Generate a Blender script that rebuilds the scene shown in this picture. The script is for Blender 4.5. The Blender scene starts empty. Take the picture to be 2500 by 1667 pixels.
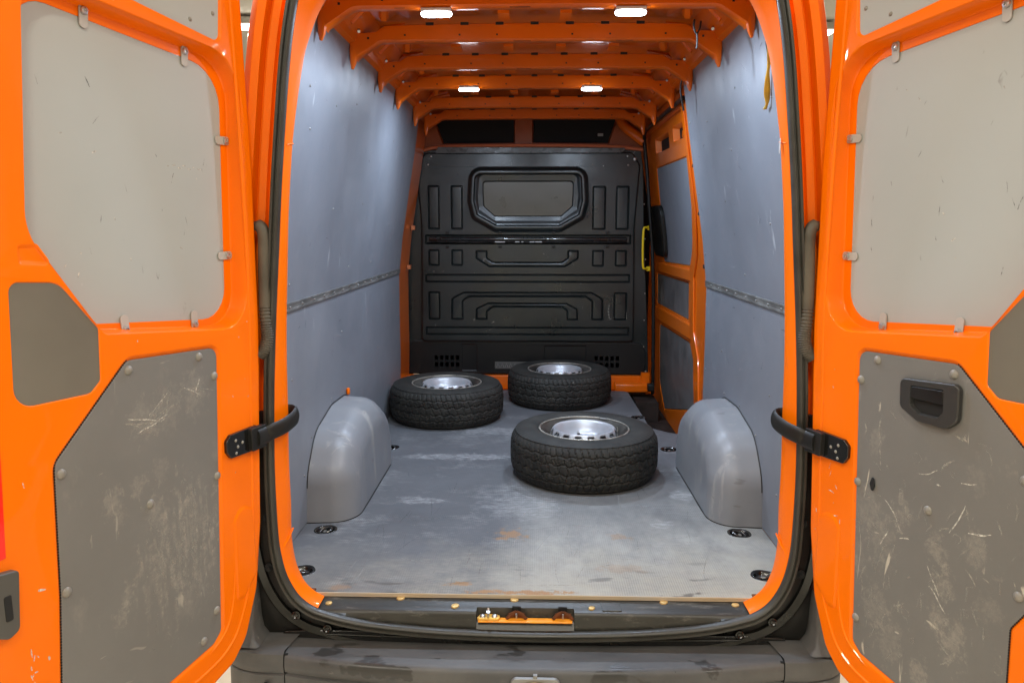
import bpy, bmesh, math, random
import numpy as np
from mathutils import Vector, Matrix
from mathutils.geometry import tessellate_polygon
random.seed(7)
R = math.radians
sc = bpy.context.scene
col = sc.collection

# ------------------------------------------------------------------ camera
cam_d = bpy.data.cameras.new('camera'); cam = bpy.data.objects.new('camera', cam_d); col.objects.link(cam)
cam_d.lens = 26.5; cam_d.sensor_width = 36; cam_d.clip_start = 0.02; cam_d.clip_end = 200
cam.location = (0, -2.3, 1.19)
cam.rotation_euler = (R(90 - 8.67), 0, R(1.636))
sc.camera = cam

# ------------------------------------------------------------------ world, exposure
world = bpy.data.worlds.new('World'); sc.world = world; world.use_nodes = True
world.node_tree.nodes['Background'].inputs[0].default_value = (1, .95, .88, 1)
world.node_tree.nodes['Background'].inputs[1].default_value = 0.3
sc.view_settings.view_transform = 'Standard'; sc.view_settings.look = 'None'
sc.view_settings.exposure = 0.0; sc.view_settings.gamma = 1
sc.cycles.use_denoising = True
sc.cycles.max_bounces = 8; sc.cycles.diffuse_bounces = 4; sc.cycles.glossy_bounces = 4
sc.cycles.sample_clamp_indirect = 6
GZ = -0.62            # workshop floor level, load floor = 0
CEIL = 3.55
TUBE_POWER = 61; TUBE_COL = (1.0, .94, .82)
LED_POWER = 14; LED_COL = (.66, .81, 1.0)

def area_lamp(name, loc, sx, sy, power, color, rot=(0, 0, 0), spread=180):
    d = bpy.data.lights.new(name, 'AREA'); d.shape = 'RECTANGLE'; d.size = sx; d.size_y = sy
    d.energy = power; d.color = color; d.spread = R(spread)
    o = bpy.data.objects.new(name, d); col.objects.link(o); o.location = loc; o.rotation_euler = rot
    return o

TUBES = [(-2.1, -1.2, 0), (2.1, -1.2, 0), (-2.1, -4.2, 0), (2.1, -4.2, 0), (0.0, -2.9, 0), (-3.4, 6.6, 90), (3.6, 4.0, 0), (-3.4, 2.4, 0), (3.4, 7.6, 0)]
LEDS = [(-.338, .425), (.328, .425), (-.345, 1.815), (.300, 1.815)]

# ------------------------------------------------------------------ materials
def mat(name, color, rough=.5, metal=0, coat=0, coat_rough=.05, spec=.5, bump=0, bump_scale=60, var=0, var_scale=3, emit=None, emit_s=0):
    m = bpy.data.materials.new(name); m.use_nodes = True
    nt = m.node_tree; b = nt.nodes['Principled BSDF']
    b.inputs['Base Color'].default_value = (*color, 1); b.inputs['Roughness'].default_value = rough
    b.inputs['Metallic'].default_value = metal; b.inputs['Coat Weight'].default_value = coat
    b.inputs['Coat Roughness'].default_value = coat_rough; b.inputs['Specular IOR Level'].default_value = spec
    if emit: b.inputs['Emission Color'].default_value = (*emit, 1); b.inputs['Emission Strength'].default_value = emit_s
    tc = nt.nodes.new('ShaderNodeTexCoord')
    if bump:
        n = nt.nodes.new('ShaderNodeTexNoise'); n.inputs['Scale'].default_value = bump_scale; n.inputs['Detail'].default_value = 4
        nt.links.new(tc.outputs['Object'], n.inputs['Vector'])
        bp = nt.nodes.new('ShaderNodeBump'); bp.inputs['Strength'].default_value = bump; bp.inputs['Distance'].default_value = .002
        nt.links.new(n.outputs['Fac'], bp.inputs['Height']); nt.links.new(bp.outputs['Normal'], b.inputs['Normal'])
    if var:
        n = nt.nodes.new('ShaderNodeTexNoise'); n.inputs['Scale'].default_value = var_scale; n.inputs['Detail'].default_value = 6
        nt.links.new(tc.outputs['Object'], n.inputs['Vector'])
        mr = nt.nodes.new('ShaderNodeMapRange'); mr.inputs[1].default_value = .3; mr.inputs[2].default_value = .7
        mr.inputs[3].default_value = 1 - var; mr.inputs[4].default_value = 1 + var
        nt.links.new(n.outputs['Fac'], mr.inputs[0])
        mx = nt.nodes.new('ShaderNodeMix'); mx.data_type = 'RGBA'; mx.blend_type = 'MULTIPLY'; mx.inputs[0].default_value = 1
        mx.inputs[6].default_value = (*color, 1); nt.links.new(mr.outputs[0], mx.inputs[7]); nt.links.new(mx.outputs[2], b.inputs['Base Color'])
        mr2 = nt.nodes.new('ShaderNodeMapRange'); mr2.inputs[1].default_value = .3; mr2.inputs[2].default_value = .7
        mr2.inputs[3].default_value = max(.02, rough - var * .5); mr2.inputs[4].default_value = min(1, rough + var * .5)
        nt.links.new(n.outputs['Fac'], mr2.inputs[0]); nt.links.new(mr2.outputs[0], b.inputs['Roughness'])
    return m

class NB:
    """tiny node builder for the worn surfaces"""
    def __init__(s, name, rough=.5):
        s.m = bpy.data.materials.new(name); s.m.use_nodes = True; s.nt = s.m.node_tree
        s.b = s.nt.nodes['Principled BSDF']; s.b.inputs['Roughness'].default_value = rough
        s.tc = s.nt.nodes.new('ShaderNodeTexCoord'); s.P = s.tc.outputs['Object']
    def set(s, sock, v):
        if hasattr(v, 'links') or isinstance(v, bpy.types.NodeSocket): s.nt.links.new(v, sock)
        else: sock.default_value = v
    def map(s, scale=(1, 1, 1), loc=(0, 0, 0), rot=(0, 0, 0), v=None):
        n = s.nt.nodes.new('ShaderNodeMapping'); n.inputs['Scale'].default_value = scale; n.inputs['Location'].default_value = loc
        n.inputs['Rotation'].default_value = rot; s.nt.links.new(v or s.P, n.inputs[0]); return n.outputs[0]
    def noise(s, scale, detail=4, v=None, rough=.5, dist=0):
        n = s.nt.nodes.new('ShaderNodeTexNoise'); n.inputs['Scale'].default_value = scale; n.inputs['Detail'].default_value = detail
        n.inputs['Roughness'].default_value = rough; n.inputs['Distortion'].default_value = dist
        s.nt.links.new(v or s.P, n.inputs['Vector']); return n.outputs['Fac']
    def vor(s, scale, v=None, feature='DISTANCE_TO_EDGE'):
        n = s.nt.nodes.new('ShaderNodeTexVoronoi'); n.feature = feature; n.inputs['Scale'].default_value = scale
        s.nt.links.new(v or s.P, n.inputs['Vector']); return n.outputs['Distance']
    def rng(s, v, a, b, c=0, d=1, smooth=False):
        n = s.nt.nodes.new('ShaderNodeMapRange'); s.set(n.inputs[0], v)
        n.interpolation_type = 'SMOOTHSTEP' if smooth else 'LINEAR'
        for i, x in enumerate((a, b, c, d)): n.inputs[i + 1].default_value = x
        return n.outputs[0]
    def math(s, op, a, b=0, clamp=False):
        n = s.nt.nodes.new('ShaderNodeMath'); n.operation = op; n.use_clamp = clamp; s.set(n.inputs[0], a); s.set(n.inputs[1], b); return n.outputs[0]
    def mix(s, f, a, b, mode='MIX'):
        n = s.nt.nodes.new('ShaderNodeMix'); n.data_type = 'RGBA'; n.blend_type = mode; s.set(n.inputs[0], f)
        for i, x in ((6, a), (7, b)):
            if isinstance(x, tuple): n.inputs[i].default_value = (*x[:3], 1)
            else: s.nt.links.new(x, n.inputs[i])
        return n.outputs[2]
    def blob(s, c, r, edge_noise=None, amt=.6):
        """soft spot at c with radii r: 1 inside, 0 outside"""
        v = s.map(scale=tuple(1 / x for x in r), loc=tuple(-c[i] / r[i] for i in range(3)))
        n = s.nt.nodes.new('ShaderNodeVectorMath'); n.operation = 'LENGTH'; s.nt.links.new(v, n.inputs[0])
        l = n.outputs['Value']
        if edge_noise is not None: l = s.math('ADD', l, s.rng(edge_noise, .3, .7, -amt, amt))
        return s.rng(l, 1.0, .55)
    def color(s, c): s.nt.links.new(c, s.b.inputs['Base Color'])
    def rough(s, c): s.nt.links.new(c, s.b.inputs['Roughness'])
    def bump(s, h, strength=.3, dist=.002):
        n = s.nt.nodes.new('ShaderNodeBump'); n.inputs['Strength'].default_value = strength; n.inputs['Distance'].default_value = dist
        s.nt.links.new(h, n.inputs['Height']); s.nt.links.new(n.outputs[0], s.b.inputs['Normal'])

ORANGE = mat('orange_paint', (.93, .168, .0), .42, coat=.26, coat_rough=.03, spec=.12, bump=.10, bump_scale=28, var=.04, var_scale=3)
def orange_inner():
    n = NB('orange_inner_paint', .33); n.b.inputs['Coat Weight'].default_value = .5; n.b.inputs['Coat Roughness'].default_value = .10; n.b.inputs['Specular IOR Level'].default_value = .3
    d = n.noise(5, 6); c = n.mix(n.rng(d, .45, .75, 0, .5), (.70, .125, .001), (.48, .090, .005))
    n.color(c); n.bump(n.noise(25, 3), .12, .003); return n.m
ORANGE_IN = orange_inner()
BLACK = mat('black_plastic', (.012, .0118, .011), .40, spec=.3, bump=.15, bump_scale=300, var=.25, var_scale=6)
BLACK_GLOSS = mat('black_gloss', (.008, .008, .0075), .22, spec=.35, coat=.5, var=.2, var_scale=8)
DARK = mat('dark_void', (.006, .006, .006), .8)
FABRIC = mat('black_headliner', (.012, .013, .013), .95)
SEAL = mat('rubber_seal', (.036, .035, .029), .42, bump=.2, bump_scale=120, var=.25, var_scale=9)
METAL = mat('zinc_metal', (.55, .55, .53), .35, metal=.9)
ALU = mat('dull_aluminium', (.26, .26, .25), .5, metal=.6, var=.25, var_scale=12)
CLIP = mat('clip_grey', (.42, .40, .36), .45, bump=.05)
GOLD = mat('worn_brass_screw', (.62, .42, .16), .45, metal=.5, bump=.4, bump_scale=200)
YELLOW = mat('yellow_handle', (.80, .55, .01), .35)
WHITE_LABEL = mat('faded_label', (.10, .10, .09), .6)
RED = mat('red_reflector', (.90, .012, .005), .3, coat=.6)
RUST = mat('rusty_steel', (.14, .045, .015), .6, metal=.4, bump=.5, bump_scale=150, var=.5, var_scale=40)
HOSE = mat('dusty_hose', (.085, .075, .055), .62, bump=.1, bump_scale=60, var=.35, var_scale=14)
SILVER = mat('silver_wheel_paint', (.44, .45, .48), .38, metal=.35, var=.12, var_scale=9)
LED_GLOW = mat('led_lens', (1, 1, 1), .4, emit=(.93, .96, 1), emit_s=25)
TUBE_GLOW = mat('tube_glow', (1, 1, 1), .4, emit=(1, .93, .8), emit_s=9)
LAMP_BODY = mat('lamp_housing', (.45, .45, .42), .5)
WIRE = mat('black_cable', (.015, .015, .015), .5)
STRAPM = mat('yellow_webbing', (.68, .40, .03), .7, bump=.4, bump_scale=200, var=.3, var_scale=20)

def lining_mat():
    n = NB('grey_lining', .45)
    base = n.mix(n.rng(n.noise(1.6, 6, rough=.6), .35, .7), (.178, .190, .218), (.208, .221, .248))
    big = n.rng(n.noise(3.2, 8, v=n.map((1, .8, .35)), rough=.65), .56, .72, 0, .35)
    c = n.mix(big, base, (.15, .16, .18))
    scr = n.rng(n.noise(22, 3, v=n.map((1, .9, .16), rot=(0.5, 0, 0)), dist=.4), .715, .75, 0, .6)
    c = n.mix(scr, c, (.42, .44, .47))
    spots = n.rng(n.noise(38, 2), .77, .80, 0, .4); c = n.mix(spots, c, (.5, .5, .52))
    dk = n.rng(n.noise(30, 2, v=n.map((1, 1, .5), loc=(4, 3, 1))), .765, .80, 0, .6); c = n.mix(dk, c, (.07, .07, .08))
    n.color(c); n.rough(n.rng(n.noise(4, 5), .3, .7, .38, .58)); n.bump(n.noise(140, 2), .05); return n.m
LINING = lining_mat()

def arch_mat():
    n = NB('grey_arch_cover', .42)
    base = n.mix(n.rng(n.noise(2.5, 5), .35, .7), (.185, .195, .215), (.235, .242, .255))
    st = n.rng(n.noise(9, 7, v=n.map((1, 1.6, .28)), rough=.7, dist=.6), .56, .70, 0, .55)
    c = n.mix(st, base, (.42, .41, .37))
    dk = n.rng(n.noise(14, 4, v=n.map((.5, 1, 2.5), loc=(2, 7, 3))), .68, .74, 0, .5); c = n.mix(dk, c, (.12, .12, .12))
    n.color(c); n.rough(n.rng(st, 0, .5, .40, .62)); n.bump(n.noise(90, 3), .12); return n.m
ARCHM = arch_mat()

def mat_floor():
    n = NB('anti_slip_floor', .55)
    P = n.P
    base = n.mix(n.rng(n.noise(2.2, 6, rough=.6), .35, .68), (.096, .100, .110), (.134, .139, .150))
    # worn pale scuffs, dragged across the load floor
    nn = n.noise(2.4, 10, v=n.map((1, 1.5, 1), loc=(3.1, 1.2, 0)), rough=.72)
    sc1 = n.rng(nn, .50, .70, 0, .8)
    fine = n.rng(n.noise(34, 8, v=n.map((.55, 1.6, 1)), rough=.8), .40, .66)
    scuff = n.math('MULTIPLY', sc1, fine)
    c = n.mix(scuff, base, (.50, .51, .52))
    sepw = n.nt.nodes.new('ShaderNodeSeparateXYZ'); n.nt.links.new(P, sepw.inputs[0])
    wob = n.rng(n.noise(2.5, 6, rough=.65, v=n.map(loc=(9, 2, 0))), .3, .7, -.16, .16)
    side = n.rng(n.math('ADD', sepw.outputs[0], n.math('MULTIPLY', wob, .5)), -.16, .02); deep = n.rng(n.math('ADD', sepw.outputs[1], wob), 1.15, .35)
    worn = n.math('MULTIPLY', n.math('MULTIPLY', side, deep), n.rng(n.noise(7, 9, v=n.map((1, .5, 1)), rough=.75), .35, .65, .45, 1))
    c = n.mix(worn, c, (.40, .395, .365))
    # dust at the sill, thickest near the edge
    sep = n.nt.nodes.new('ShaderNodeSeparateXYZ'); n.nt.links.new(P, sep.inputs[0])
    edge = n.rng(n.math('ADD', sep.outputs[1], n.rng(n.noise(5, 8, rough=.7), .3, .7, -.22, .22)), .46, .02)
    edge = n.math('MULTIPLY', edge, n.rng(n.math('ADD', sep.outputs[0], n.rng(n.noise(3, 4), .3, .7, -.2, .2)), -.55, .1, .35, 1))
    c = n.mix(n.math('MULTIPLY', edge, n.rng(fine, 0, 1, .45, .95)), c, (.44, .41, .33))
    damp = n.rng(n.noise(9, 6, v=n.map((.8, 2.0, 1), loc=(5, 2, 0)), rough=.55), .60, .64)
    damp = n.math('MULTIPLY', damp, n.rng(sep.outputs[1], .36, .05)); c = n.mix(n.math('MULTIPLY', damp, .75), c, (.13, .125, .115))
    en = n.noise(18, 8, rough=.75)
    for cc, rr, k in (((-.088, .505, 0), (.055, .060, 1), .7), ((.335, .49, 0), (.045, .035, 1), .4), ((-.255, .085, 0), (.045, .016, 1), .75), ((.31, .215, 0), (.09, .035, 1), .25), ((-.05, .028, 0), (.19, .018, 1), .95), ((-.64, .05, 0), (.05, .02, 1), .4)):
        c = n.mix(n.math('MULTIPLY', n.blob(cc, rr, en, 1.1), k), c, (.36, .20, .085))
    for cc, rr, k in (((.52, .62, 0), (.05, .05, 1), .5), ((.66, .95, 0), (.06, .07, 1), .5), ((-.50, .86, 0), (.12, .05, 1), .5), ((-.05, .8, 0), (.2, .16, 1), .35), ((-.35, 1.5, 0), (.38, .06, 1), .55), ((-.2, 2.0, 0), (.3, .1, 1), .5)):
        c = n.mix(n.math('MULTIPLY', n.math('MULTIPLY', n.blob(cc, rr, en, .6), fine), k), c, (.62, .63, .64))
    # small square anti-slip grid, picked out by the wear
    chk = n.nt.nodes.new('ShaderNodeTexBrick'); chk.inputs['Scale'].default_value = 1; chk.offset = 0
    chk.inputs['Brick Width'].default_value = .008; chk.inputs['Row Height'].default_value = .008; chk.inputs['Mortar Size'].default_value = .0018
    chk.inputs['Color1'].default_value = (1, 1, 1, 1); chk.inputs['Color2'].default_value = (.85, .85, .85, 1); chk.inputs['Mortar'].default_value = (.35, .35, .35, 1)
    n.nt.links.new(P, chk.inputs['Vector'])
    c = n.mix(n.rng(nn, .42, .62, .08, .45), c, chk.outputs['Color'], 'MULTIPLY')
    n.color(c); n.rough(n.rng(damp, 0, 1, .58, .28))
    n.bump(chk.outputs['Color'], .12, .0008); return n.m
MATM = mat_floor()

def edge_wood():
    n = NB('worn_floor_edge', .7)
    g = n.noise(8, 8, v=n.map((.5, 1, 40)), rough=.7)
    c = n.mix(n.rng(g, .35, .7), (.38, .29, .18), (.64, .52, .36)); c = n.mix(n.rng(n.noise(4, 5), .45, .65, 0, .8), c, (.42, .38, .33))
    n.color(c); return n.m
WOOD = edge_wood()

def window_panel_mat(name, seed):
    n = NB(name, .5)
    base = n.mix(n.rng(n.noise(1.4, 3, v=n.map(loc=(seed, 0, 0))), .35, .7), (.365, .380, .358), (.400, .415, .392))
    m = n.rng(n.noise(26, 3, v=n.map((1, 1, .45), loc=(seed, 2, 1)), dist=.5), .735, .765, 0, .5)
    c = n.mix(m, base, (.16, .15, .13)); w = n.rng(n.noise(30, 3, v=n.map((1, 1, .8), loc=(seed + 3, 5, 1))), .75, .79, 0, .5); c = n.mix(w, c, (.66, .64, .58))
    n.color(c); n.bump(n.noise(200, 2), .03); return n.m
WINP_L = window_panel_mat('pale_door_panel', 1.3); WINP_R = window_panel_mat('pale_door_panel_b', 7.7)

def lower_panel_mat(name, marks, amount, seed):
    """marks: (centre, radii, strength) of pale scuffs in door coordinates"""
    n = NB(name, .55)
    base = n.mix(n.rng(n.noise(1.8, 5, v=n.map(loc=(seed, 0, 0)), rough=.6), .35, .7), (.145, .139, .127), (.176, .170, .156))
    a = n.rng(n.noise(9, 8, v=n.map((1, 1, .7), loc=(seed, 0, 2)), rough=.7), .60, .74, 0, amount)
    hair = n.rng(n.noise(26, 5, v=n.map((1, 1, .22), rot=(0, .35, 0), loc=(seed, 4, 0)), dist=.7), .68, .715, 0, amount)
    hair2 = n.rng(n.noise(20, 4, v=n.map((.3, .3, 1.2), rot=(.6, .4, 0), loc=(seed, 1, 6)), dist=.9), .71, .735, 0, amount * .9)
    c = n.mix(n.math('MULTIPLY', a, .55), base, (.42, .38, .31)); c = n.mix(n.math('MAXIMUM', hair, hair2), c, (.52, .47, .38))
    en = n.noise(40, 8, rough=.8); fine = n.rng(n.noise(75, 6, rough=.8), .35, .62)
    streak = n.rng(n.noise(60, 4, v=n.map((1, 1, .16))), .42, .66)
    for cc, rr, k, st in marks:
        f = n.math('MULTIPLY', n.math('MULTIPLY', n.blob(cc, rr, en, 1.1), fine), k * .5)
        if st: f = n.math('MULTIPLY', f, streak)
        c = n.mix(f, c, (.40, .36, .29))
    n.color(c); n.bump(n.noise(120, 3), .08); return n.m

def bulkhead_mat():
    n = NB('black_bulkhead', .30); n.b.inputs['Coat Weight'].default_value = .35; n.b.inputs['Coat Roughness'].default_value = .22
    base = n.mix(n.rng(n.noise(3, 6), .35, .7), (.007, .011, .011), (.014, .0195, .0195))
    w = n.rng(n.noise(30, 4, v=n.map((1, 1, .35), rot=(0, .6, 0)), dist=.6), .72, .745, 0, .5); c = n.mix(w, base, (.20, .21, .21))
    s2 = n.rng(n.noise(16, 6, rough=.7), .66, .74, 0, .35); c = n.mix(s2, c, (.10, .10, .10))
    n.color(c); n.rough(n.rng(n.noise(5, 6), .3, .7, .26, .48)); n.bump(n.noise(30, 3), .06, .004); return n.m
BULK = bulkhead_mat()

def bumper_mat():
    n = NB('grey_bumper_plastic', .5)
    sep = n.nt.nodes.new('ShaderNodeSeparateXYZ'); n.nt.links.new(n.P, sep.inputs[0])
    base = n.mix(n.rng(n.noise(3, 7, v=n.map((1, 2.2, 1)), rough=.65), .35, .7), (.060, .061, .062), (.096, .097, .099))
    dust = n.rng(n.noise(2.6, 8, v=n.map((1, 3, 1)), rough=.7), .42, .66, 0, .55); c = n.mix(dust, base, (.13, .125, .115))
    wet = n.rng(n.noise(5, 6, v=n.map((1, 2.4, 1), loc=(1.7, .4, 0)), rough=.5, dist=.3), .64, .66); c = n.mix(n.math('MULTIPLY', wet, .75), c, (.026, .025, .023))
    dr = n.rng(n.noise(45, 2, v=n.map(loc=(3, 1, 0))), .78, .80); c = n.mix(dr, c, (.018, .018, .018))
    pale = n.rng(n.noise(24, 5, v=n.map((.5, 1, 1), loc=(8, 0, 0))), .70, .74, 0, .5); c = n.mix(pale, c, (.28, .27, .25))
    n.color(c); n.rough(n.rng(wet, 0, 1, .52, .30)); n.bump(n.noise(260, 3), .18, .0015); return n.m
BUMPER = bumper_mat()

def thresh_mat():
    n = NB('worn_threshold', .45)
    base = n.mix(n.rng(n.noise(4, 7, v=n.map((1, 2.5, 1)), rough=.65), .35, .7), (.022, .022, .019), (.044, .042, .036))
    w = n.rng(n.noise(34, 6, v=n.map((.35, 1.6, 1)), rough=.75), .56, .70, 0, .55); c = n.mix(w, base, (.22, .21, .18))
    n.color(c); n.rough(n.rng(w, 0, .5, .38, .65)); n.bump(n.noise(120, 4), .25, .0015); return n.m
THRESH = thresh_mat()

def tyre_mat():
    n = NB('tyre_rubber', .72)
    c = n.mix(n.rng(n.noise(9, 6, rough=.65), .38, .68), (.011, .0107, .009), (.028, .0265, .022))
    d = n.rng(n.noise(60, 3), .74, .78); c = n.mix(n.math('MULTIPLY', d, .6), c, (.20, .19, .16))
    n.color(c); n.bump(n.noise(160, 3), .25, .0012); return n.m
TYRE = tyre_mat()
WELL = mat('dirty_step', (.018, .010, .007), .8, bump=.5, bump_scale=60, var=.6, var_scale=12)
def ground_mat():
    n = NB('workshop_floor', .35)
    c = n.mix(n.rng(n.noise(1.5, 6), .3, .7), (.74, .70, .60), (.82, .78, .69)); c = n.mix(n.rng(n.noise(14, 6), .62, .74, 0, .4), c, (.3, .26, .2))
    n.color(c); return n.m
GROUND = ground_mat()
WALLM = mat('workshop_wall', (.86, .85, .78), .8, bump=.1, bump_scale=30)
CEILM = mat('workshop_ceiling', (.70, .69, .64), .9)
JOINT = mat('panel_joint', (.35, .37, .36), .6)
PANE = mat('bulkhead_pane', (.062, .056, .042), .32, coat=.4, var=.12, var_scale=6)

# ------------------------------------------------------------------ object helpers
def raw(name, verts, faces, m, parent=None, smooth=True, sharp=38, wn=False, **props):
    me = bpy.data.meshes.new(name); me.from_pydata([tuple(v) for v in verts], [], faces)
    bm = bmesh.new(); bm.from_mesh(me)
    bmesh.ops.remove_doubles(bm, verts=bm.verts, dist=1e-5)
    bmesh.ops.recalc_face_normals(bm, faces=bm.faces); bm.to_mesh(me); bm.free()
    me.materials.append(m)
    if smooth:
        me.polygons.foreach_set('use_smooth', [True] * len(me.polygons)); me.set_sharp_from_angle(angle=R(sharp))
    o = link(name, me, parent, **props)
    if wn: md = o.modifiers.new('weighted', 'WEIGHTED_NORMAL'); md.keep_sharp = True; md.weight = 90
    return o
def link(name, me, parent=None, loc=None, rot=None, **props):
    o = bpy.data.objects.new(name, me); col.objects.link(o)
    if parent is not None:
        o.parent = parent
        if parent.type == 'EMPTY' and parent.get('category'): o.matrix_parent_inverse = Matrix.Translation(-parent.location)
    if loc is not None: o.location = loc
    if rot is not None: o.rotation_euler = rot
    for k, v in props.items(): o[k] = v
    return o
def thing(name, label, cat, loc=(0, 0, 0), group=None):
    o = bpy.data.objects.new(name, None); col.objects.link(o); o.location = loc; o['label'] = label; o['category'] = cat
    if group: o['group'] = group
    return o
class G:
    def __init__(s): s.v = []; s.f = []
    def add(s, v, f): k = len(s.v); s.v += [tuple(x) for x in v]; s.f += [tuple(i + k for i in q) for q in f]; return s
    wn = False
    def obj(s, name, m, parent=None, **k): return raw(name, s.v, s.f, m, parent, wn=s.wn, **k)
def box_vf(x0, x1, y0, y1, z0, z1):
    v = [(x, y, z) for z in (z0, z1) for y in (y0, y1) for x in (x0, x1)]
    return v, [(0, 2, 3, 1), (4, 5, 7, 6), (0, 1, 5, 4), (2, 6, 7, 3), (0, 4, 6, 2), (1, 3, 7, 5)]
def bevel(o, w=.003, seg=2):
    md = o.modifiers.new('bevel', 'BEVEL'); md.width = w; md.segments = seg; md.limit_method = 'ANGLE'; md.angle_limit = R(40); md.harden_normals = False
    return o
def box(name, x0, x1, y0, y1, z0, z1, m, parent=None, bev=.003, **k):
    o = raw(name, *box_vf(x0, x1, y0, y1, z0, z1), m, parent, **k)
    return bevel(o, bev) if bev else o
def tube_vf(pts, r, seg=10, ry=None, cap=True, up=Vector((0, 0, 1))):
    """sweep an ellipse (r sideways, ry along up) along pts"""
    P = [Vector(p) for p in pts]; v = []; f = []; rr = r if hasattr(r, '__len__') else [r] * len(P); ry = ry if hasattr(ry, '__len__') else ([ry] * len(P) if ry else rr)
    n0 = None
    for i, p in enumerate(P):
        t = (P[min(i + 1, len(P) - 1)] - P[max(i - 1, 0)]).normalized()
        if n0 is None:
            a = up if abs(t.dot(up)) < .95 else Vector((1, 0, 0)); n0 = t.cross(a).normalized()
        else: n0 = (n0 - t * n0.dot(t)).normalized()
        b = t.cross(n0)
        for k in range(seg):
            a = 2 * math.pi * k / seg; v.append(p + n0 * math.cos(a) * rr[i] + b * math.sin(a) * ry[i])
    for i in range(len(P) - 1):
        for k in range(seg):
            f.append((i * seg + k, i * seg + (k + 1) % seg, (i + 1) * seg + (k + 1) % seg, (i + 1) * seg + k))
    if cap: f.append(tuple(range(seg))[::-1]); f.append(tuple((len(P) - 1) * seg + k for k in range(seg)))
    return v, f
def smooth_path(pts, n=6):
    P = [Vector(p) for p in pts]; out = []
    for i in range(len(P) - 1):
        a, b, c, d = P[max(i - 1, 0)], P[i], P[i + 1], P[min(i + 2, len(P) - 1)]
        for k in range(n):
            t = k / n; out.append(.5 * ((2 * b) + (c - a) * t + (2 * a - 5 * b + 4 * c - d) * t * t + (3 * b - a - 3 * c + d) * t ** 3))
    out.append(P[-1]); return out
def lathe_vf(prof, seg=24, close=False):
    v = []; f = []; n = len(prof)
    for k in range(seg):
        a = 2 * math.pi * k / seg
        for r, z in prof: v.append((r * math.cos(a), r * math.sin(a), z))
    for k in range(seg):
        for i in range(n - 1):
            k2 = (k + 1) % seg; f.append((k * n + i, k2 * n + i, k2 * n + i + 1, k * n + i + 1))
    return v, f

def rpoly(corners, inset=0, seg=6):
    """rounded polygon; corners (x, y, radius); inset > 0 shrinks it; point count depends only on the corner count"""
    P = [Vector(c[:2]) for c in corners]; rad = [c[2] if len(c) > 2 else .002 for c in corners]; n = len(P)
    A = sum(P[i].x * P[(i + 1) % n].y - P[(i + 1) % n].x * P[i].y for i in range(n))
    if A < 0: P.reverse(); rad.reverse()
    E = []
    for i in range(n):
        d = (P[(i + 1) % n] - P[i]).normalized(); nin = Vector((-d.y, d.x)); E.append((P[i] + nin * inset, d))
    C = []
    for i in range(n):
        (p, d), (q, e) = E[i - 1], E[i]; den = d.x * e.y - d.y * e.x
        C.append(q.copy() if abs(den) < 1e-6 else p + d * (((q - p).x * e.y - (q - p).y * e.x) / den))
    out = []
    for i in range(n):
        d, e = E[i - 1][1], E[i][1]; ang = math.atan2(d.x * e.y - d.y * e.x, d.dot(e))
        r = max(.0008, rad[i] - inset) if ang > 0 else max(.0008, rad[i] + inset)
        L = min((C[i] - C[i - 1]).length, (C[(i + 1) % n] - C[i]).length) * .48
        t = r * math.tan(abs(ang) / 2)
        if t > L and t > 1e-9: r *= L / t; t = L
        s0 = C[i] - d * t; sg = 1 if ang > 0 else -1; cen = s0 + Vector((-d.y, d.x)) * r * sg
        v0 = s0 - cen
        for k in range(seg + 1):
            a = ang * k / seg; out.append(cen + Vector((v0.x * math.cos(a) - v0.y * math.sin(a), v0.x * math.sin(a) + v0.y * math.cos(a))))
    return out
def ramp(c, i0, d0, i1, d1, n=5, seg=6):
    r = []
    for k in range(n + 1):
        t = k / n; s = t * t * (3 - 2 * t); r.append((rpoly(c, i0 + (i1 - i0) * t, seg), d0 + (d1 - d0) * s))
    return r
def blend(ca, da, cb, db, n=5, seg=6):
    a = rpoly(ca, 0, seg) if isinstance(ca[0], tuple) else ca; b = rpoly(cb, 0, seg) if isinstance(cb[0], tuple) else cb; r = []
    for k in range(n + 1):
        t = k / n; s = t * t * (3 - 2 * t); r.append(([p.lerp(q, t) for p, q in zip(a, b)], da + (db - da) * s))
    return r
def sheet_vf(outline, feats, mp, rim=None):
    """pressed sheet: outline (2D pts), feats = [(rings [(pts, depth)...], closed)], rim = rings outward from the outline"""
    g = G(); loops = [outline] + [f[0][0][0] for f in feats]
    flat = [p for l in loops for p in l]
    tris = tessellate_polygon([[Vector((p.x, p.y, 0)) for p in l] for l in loops])
    g.add([mp(p.x, p.y, 0) for p in flat], [tuple(t) for t in tris])
    def loft(rings, closed):
        base = len(g.v); n = len(rings[0][0])
        for pts, d in rings: g.v += [tuple(mp(p.x, p.y, d)) for p in pts]
        for i in range(len(rings) - 1):
            for k in range(n): g.f.append((base + i * n + k, base + i * n + (k + 1) % n, base + (i + 1) * n + (k + 1) % n, base + (i + 1) * n + k))
        if closed:
            pts, d = rings[-1]; b2 = base + (len(rings) - 1) * n
            for t in tessellate_polygon([[Vector((p.x, p.y, 0)) for p in pts]]): g.f.append(tuple(b2 + i for i in t))
    for rings, closed in feats: loft(rings, closed)
    if rim: loft(rim[0], rim[1])
    g.wn = True
    return g
def rim_rings(c, depth, rnd=.01, seg=6, flare=0):
    r = []
    for k in range(5):
        a = k / 4 * math.pi / 2; r.append((rpoly(c, -rnd * math.sin(a), seg), -rnd * (1 - math.cos(a))))
    r.append((rpoly(c, -rnd - flare, seg), -depth)); return r
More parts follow.
